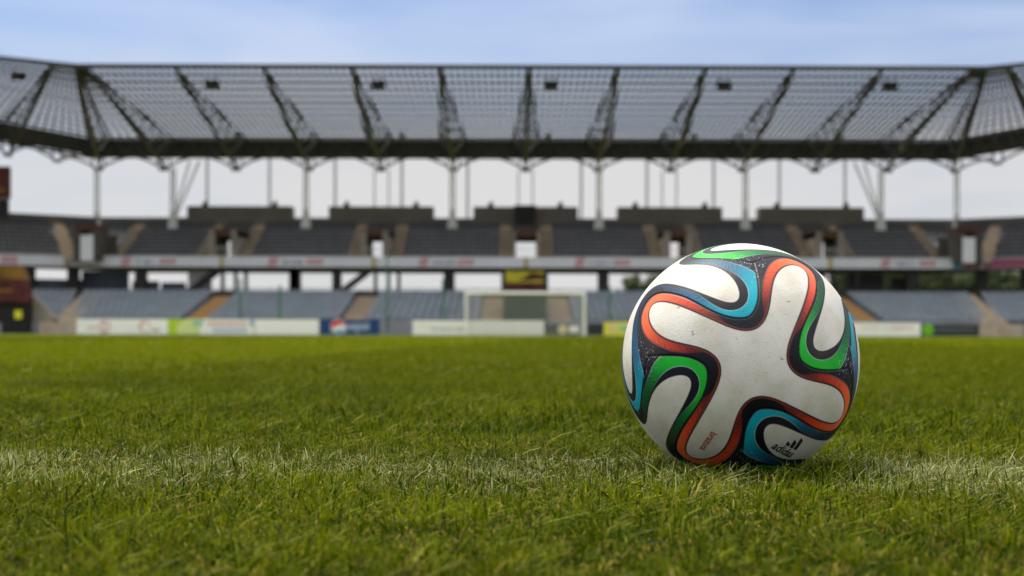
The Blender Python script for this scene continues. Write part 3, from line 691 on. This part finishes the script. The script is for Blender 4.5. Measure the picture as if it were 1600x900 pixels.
# ------------------------------------------------------------------ trees beyond the stand
leaf_m = mat('tree_leaves', (.050, .075, .018), .7, .5, .7)
def tree(x, y, h, w, label, seed):
    rg = np.random.default_rng(seed); root = empty('tree', (x, y, 0), label, 'tree', 'trees beyond the stand')
    mb = MB(); mb.bar((x, y, 0), (x + .2, y, h * .5), .5, n=8, w2=.3)
    for k in range(6):
        a = rg.uniform(0, 6.28); mb.bar((x + .1, y, h * rg.uniform(.25, .45)), (x + w * .3 * math.cos(a), y + w * .3 * math.sin(a), h * rg.uniform(.55, .8)), .2, n=6, w2=.08)
    mb.build('trunk', M['bark'], root)
    cl = [(rg.normal(0, w * .23), rg.normal(0, w * .2), h * rg.uniform(.32, .92)) for _ in range(44)]
    V = []; 
    for cx, cy, cz in cl:
        rad = rg.uniform(.5, 1.0) * w * .17; nn = 300
        d = rg.normal(0, 1, (nn, 3)); d /= np.linalg.norm(d, axis=1)[:, None]; p = np.array([x + cx, y + cy, cz]) + d * rad * rg.uniform(.5, 1.1, (nn, 1))
        u = rg.normal(0, 1, (nn, 3)); u /= np.linalg.norm(u, axis=1)[:, None]; v = np.cross(u, d); s = rg.uniform(.10, .2, (nn, 1))
        V.append(np.stack([p - u * s, p + v * s * .7, p + u * s, p - v * s * .7], 1).reshape(-1, 3))
    V = np.concatenate(V); me = bpy.data.meshes.new('crown'); me.from_pydata(V.tolist(), [], [tuple(range(i, i + 4)) for i in range(0, len(V), 4)]); me.materials.append(leaf_m)
    o = bpy.data.objects.new('crown', me); scene.collection.objects.link(o); o.parent = root; o.matrix_parent_inverse = Matrix.Translation(-Vector(root.location))
for i, (px, py, w, lab) in enumerate(((1345, 424, 6, 'round bushy tree seen under the upper tier just right of the ball'), (1408, 415, 6, 'dark tree seen under the upper tier above the white board'),
        (1462, 424, 5, 'loose tree seen under the upper tier above the green disc board'), (1540, 420, 7, 'broad tree seen under the upper tier above the right stairway'), (1590, 430, 6, 'low olive tree at the far right under the upper tier'),
        (1010, 432, 5, 'small tree top seen under the upper tier just left of the ball'))):
    Y = 138 + 3 * (i % 3); tree(X(px, Y), Y, Z(py - (14 if px > 1100 else 4), Y), w * (1.7 if px > 1100 else 1.2), lab, 30 + i)

# ------------------------------------------------------------------ print of the ball
QUARTER = [(-0.2542, 0.8606), (-0.2193, 0.8633), (-0.1902, 0.8525), (-0.1674, 0.8333), (-0.148, 0.8099), (-0.1305, 0.7834), (-0.1144, 0.7544), (-0.0993, 0.723), (-0.0847, 0.6895), (-0.0703, 0.654), (-0.0558, 0.6169), (-0.0409, 0.5781), (-0.0258, 0.538), (-0.0102, 0.4965), (0.0059, 0.4539), (0.0228, 0.4103), (0.041, 0.3663), (0.0615, 0.3222), (0.0856, 0.2794), (0.1151, 0.2397), (0.151, 0.2065), (0.193, 0.1841), (0.2388, 0.1752), (0.2855, 0.1786), (0.3303, 0.1916), (0.3722, 0.2111), (0.4114, 0.2341), (0.4485, 0.2584), (0.484, 0.2827), (0.5186, 0.3057), (0.5527, 0.3264), (0.5868, 0.3435), (0.6211, 0.3563), (0.6555, 0.3643), (0.6897, 0.367), (0.7236, 0.3637), (0.7566, 0.3545), (0.7884, 0.3394), (0.8183, 0.3179), (0.844, 0.2891)]
BALL_AXES = np.array([[0.7246896031401536, -0.03153600546361549, 0.6883534407991039],
                      [-0.6878092802456034, 0.027425369245167423, 0.7253731750828611],
                      [-0.041753719697670146, -0.9991262830499281, -0.0018158772654982367]])

def panel_frames():
    """Six panels on the faces of a cube; every frame is a turn of the first one."""
    x, y, z = BALL_AXES
    return [(np.stack([x, y, z]), 0), (np.stack([-x, y, -z]), 0),
            (np.stack([-z, y, x]), 1), (np.stack([z, y, -x]), 1),
            (np.stack([x, -z, y]), 2), (np.stack([x, z, -y]), 2)]

def outline_closed():
    q = np.array(QUARTER); q = np.c_[q, np.sqrt(1 - (q ** 2).sum(1))]
    r90 = np.array([[0, 1, 0], [-1, 0, 0], [0, 0, 1.0]])
    out = []; p = q
    for k in range(4):
        out.append(p); p = p @ r90.T
    P = np.vstack(out)
    for _ in range(2):                       # four-point rounding of the traced corners
        mid = (-np.roll(P, 1, 0) + 9 * P + 9 * np.roll(P, -1, 0) - np.roll(P, -2, 0)) / 16
        P = np.stack([P, mid], 1).reshape(-1, 3); P = (np.roll(P, 1, 0) + 2 * P + np.roll(P, -1, 0)) / 4
        P /= np.linalg.norm(P, axis=1, keepdims=True)
        P = P if len(P) < 330 else P[::2]
    return P

def panel_distance(loc, outline):
    """Signed distance (radius units) from the white shape of one panel, in stereographic chart."""
    def st(v): return 2 * v[:, :2] / (1 + v[:, 2:3])
    P = st(loc).astype(np.float32); A = st(outline).astype(np.float32); B = np.roll(A, -1, 0)
    D = B - A; L2 = (D ** 2).sum(1)
    res = np.empty(len(P), np.float32)
    for s in range(0, len(P), 20000):
        p = P[s:s + 20000, None, :]
        w = p - A[None]
        t = np.clip((w * D).sum(-1) / L2, 0, 1)
        d2 = ((w - t[..., None] * D) ** 2).sum(-1).min(1)
        ya = A[None, :, 1]; yb = B[None, :, 1]; py = p[..., 1]; px = p[..., 0]
        cr = (ya > py) != (yb > py)
        xi = A[None, :, 0] + (py - ya) / np.where(cr, yb - ya, 1) * D[None, :, 0]
        inside = ((cr & (px < xi)).sum(1) % 2) == 1
        res[s:s + 20000] = np.sqrt(d2) * np.where(inside, -1, 1)
    scale = 1 + (P ** 2).sum(1) / 4
    return res / scale

def unproject_np(px, py, C=(.21333, 1.33417, -.02522), R=.11, f=2222.0):
    C = np.array(C); d = np.array([(px - 800) / f, 1, -(py - 521) / f]); d /= np.linalg.norm(d); b = d @ C
    return (d * (b - math.sqrt(b * b - (C @ C - R * R))) - C) / R

def sstep(a, b, x):
    t = np.clip((x - a) / (b - a), 0, 1); return t * t * (3 - 2 * t)

def s2l(c):
    c = np.array(c, float) / 255
    return np.where(c <= .04045, c / 12.92, ((c + .055) / 1.055) ** 2.4)

def ball_colours(V, aa=0.004):
    """Linear colours and seam depth for unit directions V (N x 3)."""
    N = len(V); outl = outline_closed()
    dist = np.full((6, N), 9.0, np.float32); rr = np.full((6, N), 3.0, np.float32); loc_all = []
    frames = panel_frames()
    for k, (F, kind) in enumerate(frames):
        loc = V @ F.T; m = loc[:, 2] > 0.12
        dist[k, m] = panel_distance(loc[m], outl)
        rr[k, m] = np.arccos(np.clip(loc[m, 2], -1, 1))
    sc = np.clip((rr - 0.70) / 0.42, -1, 1)
    kinds = np.array([k for _, k in frames])
    shift = np.where(kinds[:, None] == 0, 0.0, 0.046) * sstep(0.0, 1, sc) 
    shift = shift - np.roll(shift * 0, 1, 0)
    v = dist - shift
    order = np.argsort(v, 0); own = order[0]; sec = order[1]
    ix = np.arange(N)
    d = dist[own, ix]; s = sc[own, ix]; kd = kinds[own]; r = rr[own, ix]
    e = (v[sec, ix] - v[own, ix]) / 2
    white = np.array([0.74, 0.71, 0.64]); navy = s2l((13, 16, 34)); black = s2l((8, 9, 14))
    col = np.tile(white, (N, 1)).astype(float)
    def mix(col, c, a):
        a = a[:, None]; return col * (1 - a) + c * a
    def band(x, a, b): return np.clip((x - a) / aa + .5, 0, 1) * np.clip((b - x) / aa + .5, 0, 1)
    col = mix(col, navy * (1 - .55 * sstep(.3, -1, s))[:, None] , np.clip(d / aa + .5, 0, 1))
    # ramps from the notch (0) to the arm tip (1)
    u = (s + 1) / 2
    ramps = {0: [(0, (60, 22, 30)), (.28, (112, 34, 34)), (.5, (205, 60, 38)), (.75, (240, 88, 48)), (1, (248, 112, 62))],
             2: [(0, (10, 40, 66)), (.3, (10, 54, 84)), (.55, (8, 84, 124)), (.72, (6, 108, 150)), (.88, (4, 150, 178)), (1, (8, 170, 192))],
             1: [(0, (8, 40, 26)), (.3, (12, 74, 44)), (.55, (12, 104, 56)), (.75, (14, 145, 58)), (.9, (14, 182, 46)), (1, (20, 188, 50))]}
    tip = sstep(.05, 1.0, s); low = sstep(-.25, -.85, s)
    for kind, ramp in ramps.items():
        m = (kd == kind) & (d > -aa)
        if not m.any(): continue
        us = [q[0] for q in ramp]; cs = np.array([s2l(q[1]) for q in ramp])
        c = np.stack([np.interp(u[m], us, cs[:, i]) for i in range(3)], 1)
        if kind == 0:
            a = .014 + 0 * tip; b = .076 + .022 * tip - .055 * low
        else:
            a = .014 + .058 * tip; b = .100 + .092 * tip - .070 * low
        a = a[m]; b = b[m]; dm = d[m]
        cover = band(dm, a, b) * np.clip(e[m] / aa - 1.0, 0, 1)
        # dark brush strokes across the band where it turns from bright to dark
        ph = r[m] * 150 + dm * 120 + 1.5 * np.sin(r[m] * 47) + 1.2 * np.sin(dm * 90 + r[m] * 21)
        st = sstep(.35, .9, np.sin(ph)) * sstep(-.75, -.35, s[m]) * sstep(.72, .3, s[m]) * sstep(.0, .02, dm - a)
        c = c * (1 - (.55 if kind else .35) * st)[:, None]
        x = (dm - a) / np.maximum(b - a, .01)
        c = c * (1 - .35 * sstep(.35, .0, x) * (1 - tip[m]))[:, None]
        base = mix(col[m], c, cover)
        if kind:
            ln = np.exp(-((dm - a) / .0026) ** 2) * .7 * tip[m] + np.exp(-((dm - b) / .0026) ** 2) * .65 * sstep(-.2, .7, s[m])
            base = mix(base, s2l((190, 215, 215)), ln * np.clip(e[m] / aa, 0, 1))
        else:
            ln = np.exp(-((dm - b - .006) / .0032) ** 2) * .6 * sstep(-.3, .1, s[m]) * (e[m] > 0.012)
            base = mix(base, s2l((190, 120, 110)), ln)
            ln = np.exp(-((dm - .016) / .0042) ** 2) * sstep(.0, -.6, s[m]) * .9
            base = mix(base, s2l((150, 62, 52)), ln)
        col[m] = base
    # specks of white in the dark triangles where three panels meet
    rng = np.random.default_rng(5)
    for sx in (1, -1):
        for sy in (1, -1):
            for sz in (1, -1):
                cdir = (sx * BALL_AXES[0] + sy * BALL_AXES[1] + sz * BALL_AXES[2]) / math.sqrt(3)
                near = np.where(V @ cdir > math.cos(.36))[0]
                for q in range(110):
                    p = cdir + rng.normal(0, .12, 3); p /= np.linalg.norm(p)
                    a0 = rng.uniform(.0018, .0052)
                    dd = np.linalg.norm(V[near] - p, axis=1)
                    w = np.clip((a0 - dd) / .003 + .5, 0, 1) * rng.uniform(.4, 1)
                    far_own = (d[near] > .115) & (e[near] > 0.0)
                    w = w * far_own
                    col[near] = mix(col[near], s2l((200, 205, 225)), w)
    seam = np.exp(-((e) / .006) ** 2) * (d > .02)
    col = mix(col, black, seam * .55)
    # scuffs and little stains on the white leather
    wh = d < -.01
    for q in range(260):
        p = rng.normal(0, 1, 3); p /= np.linalg.norm(p); t = rng.normal(0, 1, 3); t -= t @ p * p; t /= np.linalg.norm(t)
        near = np.where((V @ p > math.cos(.05)) & wh)[0]
        if not len(near): continue
        D = V[near] - p; al = D @ t; ac = np.linalg.norm(D - al[:, None] * t, axis=1)
        L = rng.uniform(.003, .014); W = rng.uniform(.0015, .003)
        w = np.exp(-(al / L) ** 2 - (ac / W) ** 2) * rng.uniform(.25, .8)
        col[near] = mix(col[near], s2l((120, 105, 80)), w)
    for q in range(60):                      # soft smudges of soil and grass
        p = rng.normal(0, 1, 3); p[2] -= .5; p /= np.linalg.norm(p)
        dd = np.linalg.norm(V - p, axis=1); R0 = rng.uniform(.03, .14)
        near = dd < R0 * 2.2
        w = np.exp(-(dd[near] / R0) ** 2) * rng.uniform(.05, .20)
        col[near] = mix(col[near], s2l(rng.choice([0, 1]) and (120, 112, 70) or (128, 104, 76)), w)
    for p0, t0 in (((1082, 518), (-.35, 1)), ((1083, 522), (1, -.45)), ((1060, 480), (1, -.5)), ((1246, 546), (.5, 1)), ((1222, 560), (1, .2)), ((1232, 470), (1, .1))):
        a_, b_ = unproject_np(*p0), unproject_np(p0[0] + t0[0], p0[1] + t0[1])
        t = b_ - a_; t -= t @ a_ * a_; t /= np.linalg.norm(t)
        near = np.where(V @ a_ > math.cos(.06))[0]; D = V[near] - a_; al = D @ t; ac = np.linalg.norm(D - al[:, None] * t, axis=1)
        col[near] = mix(col[near], s2l((50, 44, 40)), np.clip(np.exp(-(al / .012) ** 2 - (ac / .0045) ** 2) * 1.1, 0, .9))
    return np.clip(col, 0, 1), seam, d
# ------------------------------------------------------------------ the ball
BR_ = .110; BC = (.21333, 1.33417, CAM_H - .02522)
def cube_sphere(n):
    V = []; Fs = []
    t = np.tan(np.linspace(-math.pi / 4, math.pi / 4, n + 1)); A, B = np.meshgrid(t, t, indexing='ij'); one = np.ones_like(A); off = 0
    for (ax, sg) in ((0, 1), (0, -1), (1, 1), (1, -1), (2, 1), (2, -1)):
        P = [None] * 3; P[ax] = one * sg; P[(ax + 1) % 3] = A * sg; P[(ax + 2) % 3] = B
        P = np.stack(P, -1).reshape(-1, 3); P /= np.linalg.norm(P, axis=1)[:, None]
        i = np.arange(n)[:, None] * (n + 1) + np.arange(n)[None]; q = np.stack([i, i + n + 1, i + n + 2, i + 1], -1).reshape(-1, 4) + off
        V.append(P); Fs.append(q); off += (n + 1) ** 2
    V = np.concatenate(V); Fs = np.concatenate(Fs)
    key = np.round(V * 1e6).astype(np.int64); _, idx, inv = np.unique(key, axis=0, return_index=True, return_inverse=True)
    return V[idx], inv.ravel()[Fs]
V, Fs = cube_sphere(300)
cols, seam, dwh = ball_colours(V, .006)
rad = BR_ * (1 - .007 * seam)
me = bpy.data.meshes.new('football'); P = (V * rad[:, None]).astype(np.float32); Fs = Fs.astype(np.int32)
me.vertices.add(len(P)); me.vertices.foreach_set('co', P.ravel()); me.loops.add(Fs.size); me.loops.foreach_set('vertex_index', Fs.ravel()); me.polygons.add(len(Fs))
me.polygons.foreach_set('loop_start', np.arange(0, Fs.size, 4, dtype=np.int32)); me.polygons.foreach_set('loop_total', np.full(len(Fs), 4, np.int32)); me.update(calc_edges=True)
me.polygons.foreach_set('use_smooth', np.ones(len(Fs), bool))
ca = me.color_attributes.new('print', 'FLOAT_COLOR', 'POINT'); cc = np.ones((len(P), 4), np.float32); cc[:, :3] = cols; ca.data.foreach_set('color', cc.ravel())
bm_ = bpy.data.materials.new('ball_leather'); bm_.use_nodes = True; n = bm_.node_tree.nodes; l = bm_.node_tree.links; b = n['Principled BSDF']
at = n.new('ShaderNodeAttribute'); at.attribute_name = 'print'; b.inputs['Roughness'].default_value = .48; b.inputs['Specular IOR Level'].default_value = .3
t = n.new('ShaderNodeTexCoord'); v1 = n.new('ShaderNodeTexVoronoi'); v1.inputs['Scale'].default_value = 620; l.new(t.outputs['Object'], v1.inputs[0])
n1 = n.new('ShaderNodeTexNoise'); n1.inputs['Scale'].default_value = 38; n1.inputs['Detail'].default_value = 6; l.new(t.outputs['Object'], n1.inputs[0])
n2 = n.new('ShaderNodeTexNoise'); n2.inputs['Scale'].default_value = 240; n2.inputs['Detail'].default_value = 3; l.new(t.outputs['Object'], n2.inputs[0])
rp = n.new('ShaderNodeValToRGB'); rp.color_ramp.elements[0].position = .38; rp.color_ramp.elements[0].color = (.80, .77, .68, 1); rp.color_ramp.elements[1].position = .6; rp.color_ramp.elements[1].color = (1, 1, 1, 1); l.new(n1.outputs['Fac'], rp.inputs[0])
r2 = n.new('ShaderNodeValToRGB'); r2.color_ramp.elements[0].position = .25; r2.color_ramp.elements[0].color = (.78, .74, .66, 1); r2.color_ramp.elements[1].position = .42; r2.color_ramp.elements[1].color = (1, 1, 1, 1); l.new(n2.outputs['Fac'], r2.inputs[0])
m1 = n.new('ShaderNodeMix'); m1.data_type = 'RGBA'; m1.blend_type = 'MULTIPLY'; m1.inputs['Factor'].default_value = .6; l.new(at.outputs['Color'], m1.inputs['A']); l.new(rp.outputs[0], m1.inputs['B'])
m2 = n.new('ShaderNodeMix'); m2.data_type = 'RGBA'; m2.blend_type = 'MULTIPLY'; m2.inputs['Factor'].default_value = .5; l.new(m1.outputs['Result'], m2.inputs['A']); l.new(r2.outputs[0], m2.inputs['B']); l.new(m2.outputs['Result'], b.inputs['Base Color'])
bp = n.new('ShaderNodeBump'); bp.inputs['Strength'].default_value = .2; bp.inputs['Distance'].default_value = .0006; l.new(v1.outputs['Distance'], bp.inputs['Height'])
bp2 = n.new('ShaderNodeBump'); bp2.inputs['Strength'].default_value = .12; bp2.inputs['Distance'].default_value = .0015; l.new(n1.outputs['Fac'], bp2.inputs['Height']); l.new(bp.outputs[0], bp2.inputs['Normal']); l.new(bp2.outputs[0], b.inputs['Normal'])
me.materials.append(bm_); ball = bpy.data.objects.new('football', me); scene.collection.objects.link(ball); ball.location = BC
tag(ball, 'white football with orange, blue and green wavy bands resting on the grass line', 'football')
bpy.context.view_layer.update()
# printed marks: laid on the ball's surface in a tangent frame
def unproject(px, py):
    d = Vector(((px - 800) / F, 1, -(py - HOR) / F)).normalized(); c = Vector((BC[0], BC[1], BC[2] - CAM_H)); b_ = d.dot(c); t_ = b_ - math.sqrt(b_ * b_ - (c.dot(c) - BR_ ** 2)); return (d * t_ - c) / BR_
def frame_at(p0, p1):
    """centre direction and baseline direction from two points of the photographed baseline"""
    a, b_ = unproject(*p0), unproject(*p1); c = ((a + b_) / 2).normalized(); t_ = (b_ - a); t_ = (t_ - t_.dot(c) * c).normalized(); return c, t_, c.cross(t_)
def place_fn(fr, dx=0, dy=0):
    c, t_, u_ = fr
    return lambda x, y: Vector(BC) + (c + t_ * ((x + dx) / BR_) + u_ * ((y + dy) / BR_)).normalized() * (BR_ + .00018)
ink = mat('black_ink', (.015, .015, .02), .5); orange_ink = mat('orange_ink', (.42, .09, .03), .5)
frA = frame_at((1150 + 245 / 4.735, 550 + 690 / 4.735), (1150 + 412 / 4.735, 550 + 778 / 4.735))
sc_ = .11 / 183.0
tm = text_mesh('brand_lettering', 'adidas', .0124, ink, place_fn(frA, 0, 0.0), ball, .0003, maxe=.003)
mb = MB(); pf = place_fn(frA)
def quadp(p):
    K = 6; G = {}
    for i in range(K + 1):
        for j in range(K + 1):
            a = Vector(p[0]).lerp(Vector(p[1]), i / K); b_ = Vector(p[3]).lerp(Vector(p[2]), i / K); q_ = a.lerp(b_, j / K); G[i, j] = len(mb.v); mb.v.append(tuple(pf(q_.x, q_.y)))
    for i in range(K):
        for j in range(K): mb.f.append((G[i, j], G[i + 1, j], G[i + 1, j + 1], G[i, j + 1]))
y0_ = .0098
for k, (xb, wd, hh) in enumerate(((-.0062, .0048, .0042), (.0002, .0048, .0086), (.0066, .0048, .0132))):
    # slanted stripes of a rising three-bar mark: foot cut level, head cut along the bar
    sl = -.35
    quadp([(xb, y0_), (xb + wd, y0_), (xb + wd + sl * (hh - .002) , y0_ + hh - .0015), (xb + sl * hh, y0_ + hh + .0005)])
mb.build('emblem', ink, ball)
frB = frame_at((960 + 742 / 4.735, 550 + 578 / 4.735), (960 + 640 / 4.735, 550 + 725 / 4.735))
text_mesh('model_lettering', 'brazuca', .0090, orange_ink, place_fn(frB, 0, -.002), ball, .0002, maxe=.003)
# ------------------------------------------------------------------ grass
def line_y(x): return 1.305 - .08 * x
leaf = bpy.data.materials.new('grass_blade'); leaf.use_nodes = True; n = leaf.node_tree.nodes; l = leaf.node_tree.links
b = n['Principled BSDF']; at = n.new('ShaderNodeAttribute'); at.attribute_name = 'blade_colour'
l.new(at.outputs['Color'], b.inputs['Base Color']); b.inputs['Roughness'].default_value = .48; b.inputs['Specular IOR Level'].default_value = .05
tl = n.new('ShaderNodeBsdfTranslucent'); l.new(at.outputs['Color'], tl.inputs[0]); mxs = n.new('ShaderNodeMixShader'); mxs.inputs[0].default_value = .35
l.new(b.outputs[0], mxs.inputs[1]); l.new(tl.outputs[0], mxs.inputs[2]); l.new(mxs.outputs[0], n['Material Output'].inputs[0])

def vnoise(x, y, seed):
    """smooth value noise in -1..1"""
    rg = np.random.default_rng(seed); T = rg.uniform(-1, 1, (256, 256))
    xi = np.floor(x).astype(int); yi = np.floor(y).astype(int); fx = x - xi; fy = y - yi; fx = fx * fx * (3 - 2 * fx); fy = fy * fy * (3 - 2 * fy)
    g = lambda i, j: T[i % 256, j % 256]
    return (g(xi, yi) * (1 - fx) + g(xi + 1, yi) * fx) * (1 - fy) + (g(xi, yi + 1) * (1 - fx) + g(xi + 1, yi + 1) * fx) * fy

def blades(name, y0, y1, dens, hmean, wmean, nseg, seed, label, lie=.0, margin=.8, clump=.5, colour_mode='green'):
    rg = np.random.default_rng(seed)
    area = .36 * (y1 ** 2 - y0 ** 2) * 1.12 + 2 * margin * (y1 - y0); n_ = int(area * dens)
    # sample y with density growing with width
    yy = rg.uniform(y0, y1, n_ * 3); hw = .36 * 1.06 * yy + margin; keep = rg.uniform(0, hw.max(), n_ * 3) < hw; yy = yy[keep][:n_]; hw = hw[keep][:n_]; n_ = len(yy)
    xx = rg.uniform(-1, 1, n_) * hw
    # gather into tufts
    cell = .012 if nseg == 3 else .03 * (1 + y0 * .2)
    tx = vnoise(xx / cell, yy / cell, seed + 1) * cell * clump; ty = vnoise(xx / cell + 77, yy / cell + 31, seed + 2) * cell * clump
    xx = xx + tx; yy = yy + ty
    big = vnoise(xx * 3.1 + 9, yy * 2.2 + 5, 7) * .6 + vnoise(xx * 11, yy * 9, 8) * .4
    mid = vnoise(xx * 37, yy * 31, 9)
    h = hmean * np.clip(rg.normal(1, .40, n_), .3, 2.2) * (1 + .34 * mid + .14 * big)
    long_ = rg.random(n_) < .003; h = np.where(long_, h * 1.5, h)
    # the turf is pressed down around and under the ball
    db = np.hypot(xx - BC[0], yy - BC[1]); zb = BC[2] - np.sqrt(np.clip(BR_ ** 2 - db ** 2, 0, None))
    under = db < BR_ * .98; h = np.where(under, np.minimum(h * 1.3, np.maximum(zb * .95, .004)), h)
    ring = (db < .135) & (db > .055) & (yy < BC[1]); h = np.where(ring & ~under, h * 1.25, h)
    th = rg.uniform(0, 2 * np.pi, n_); lean = np.clip(np.abs(rg.normal(.75, .55, n_)) + lie, 0, 1.6); lean = np.where(under, .9, lean)
    lean = np.where(under & (zb < .018), .5, lean)
    dx = np.cos(th); dy_ = np.sin(th); L_ = h * (1 + .10 * lean)
    if lie: L_ = hmean * rg.uniform(.3, .9, n_)
    ph = th + rg.normal(np.pi / 2, .6, n_); wx = np.cos(ph); wy = np.sin(ph)
    w = wmean * rg.uniform(.6, 1.35, n_)
    if nseg == 3: T = np.array([0, .4, .75, 1.0]); W = np.array([.8, 1.0, .75, .12])
    else: T = np.array([0, .55, 1.0]); W = np.array([.9, 1.0, .2])
    k = len(T); P = np.zeros((n_, k, 2, 3), np.float32)
    for i, (t, ww) in enumerate(zip(T, W)):
        bend = lean * (t ** 1.6) ; cz = h * t * (1 - .28 * np.minimum(lean, 1.2) * t)
        if lie: cz = .002 + rg.uniform(0, .010, n_) * 1 + h * t * .15
        cx = xx + dx * L_ * bend * .75; cy = yy + dy_ * L_ * bend * .75
        for s, sg in enumerate((-1, 1)):
            P[:, i, s, 0] = cx + wx * w * ww * .5 * sg; P[:, i, s, 1] = cy + wy * w * ww * .5 * sg; P[:, i, s, 2] = cz + (0 if i == 0 else 0.15 * w * sg)
    V = P.reshape(-1, 3)
    # keep tips out of the ball
    dv = V - np.array(BC, np.float32); r_ = np.linalg.norm(dv, axis=1); ins = r_ < BR_ + .0006
    V[ins] = np.array(BC, np.float32) + dv[ins] / r_[ins, None] * (BR_ + .0008); V[:, 2] = np.maximum(V[:, 2], .0005)
    base = (np.arange(n_) * k * 2)[:, None, None]; q = np.array([[2 * i, 2 * i + 1, 2 * i + 3, 2 * i + 2] for i in range(k - 1)])[None]
    Fc = (base + q).reshape(-1, 4).astype(np.int32)
    me = bpy.data.meshes.new(name); me.vertices.add(len(V)); me.vertices.foreach_set('co', V.ravel())
    me.loops.add(Fc.size); me.loops.foreach_set('vertex_index', Fc.ravel()); me.polygons.add(len(Fc))
    me.polygons.foreach_set('loop_start', np.arange(0, Fc.size, 4, dtype=np.int32)); me.polygons.foreach_set('loop_total', np.full(len(Fc), 4, np.int32))
    me.update(calc_edges=True); me.polygons.foreach_set('use_smooth', np.ones(len(Fc), bool))
    # blade colours: green, yellow-green, straw, and worn white paint on the line
    g0 = np.array([.032, .066, .0006]); g1 = np.array([.200, .235, .001]); g2 = np.array([.012, .032, .0010])
    far = np.clip((yy - 1.7) / 5, 0, 1)
    u = np.clip(.46 + .5 * big + .38 * mid + rg.normal(0, .26, n_), 0, 1)[:, None]; c = g0 * (1 - u) + g1 * u
    v = rg.random(n_)[:, None]; c = np.where(v < .22, g2 * (1 + .6 * rg.random((n_, 1))), c)
    yel = rg.random(n_) < .05 + .07 * (mid > .3) + .10 * (big > .55); c[yel] = np.array([.22, .20, .03]) * rg.uniform(.6, 1.2, (yel.sum(), 1))
    straw = rg.random(n_) < (.02 if colour_mode == 'green' else .55); c[straw] = np.array([.30, .25, .04]) * rg.uniform(.4, 1.2, (straw.sum(), 1))
    c = c * rg.uniform(.6, 1.35, (n_, 1)) * (1 + .18 * vnoise(xx * 6, yy * 5, 21))[:, None]
    c = c * (1 - far[:, None]) + far[:, None] * np.array([.160, .186, .0008]) * rg.uniform(.75, 1.25, (n_, 1))
    stripe = np.where(np.sin((xx - .06 * yy + 40) * 2 * np.pi / 11) > 0, 1.12, .84); c *= (1 + (stripe - 1) * far)[:, None]
    dl = (yy - line_y(xx)) / (.165 + .03 * vnoise(xx * 13, yy * 0 + 3, 12)); pw = np.exp(-np.abs(np.where(dl > 0, dl * 1.3, dl)) ** 3.0) * np.clip(.50 + .46 * vnoise(xx * 17, yy * 22, 13) + .25 * vnoise(xx * 5, yy * 3, 14), 0, 1)
    paint = rg.random(n_) < pw * .84; amt = (rg.uniform(.15, 1, n_) ** 1.3 * paint)
    rows = np.broadcast_to(T[None, :, None], (n_, k, 2)); am = (amt[:, None, None] * np.clip(.35 + 1.0 * rows, 0, 1))
    C_ = c[:, None, None, :] * (1 - .62 * (1 - rows[..., None]) ** 1.5); C_ = C_ * (1 - am[..., None]) + np.array([.54, .54, .27]) * am[..., None]  # shade low between the blades put into the colour: darker toward the root
    col = np.ones((len(V), 4), np.float32); col[:, :3] = C_.reshape(-1, 3)
    at = me.color_attributes.new('blade_colour', 'FLOAT_COLOR', 'POINT'); at.data.foreach_set('color', col.ravel())
    me.materials.append(leaf); o = bpy.data.objects.new(name, me); scene.collection.objects.link(o)
    return tag(o, label, 'grass', kind='stuff')
blades('grass', .50, 1.75, 125000, .0135, .00115, 3, 1, 'short green turf blades round the ball with a worn white line')
blades('dry_grass', .50, 1.75, 26000, .014, .0011, 3, 2, 'dry straw coloured blades lying in the turf', lie=.8, colour_mode='straw')
blades('grass', 1.75, 4.2, 34000, .0165, .0018, 2, 3, 'short green turf just beyond the ball')
blades('grass', 4.2, 14, 3600, .020, .0048, 2, 4, 'short green turf in the middle distance')
blades('grass', 14, 60, 160, .024, .024, 2, 5, 'far green turf up to the goal area', margin=1.5)
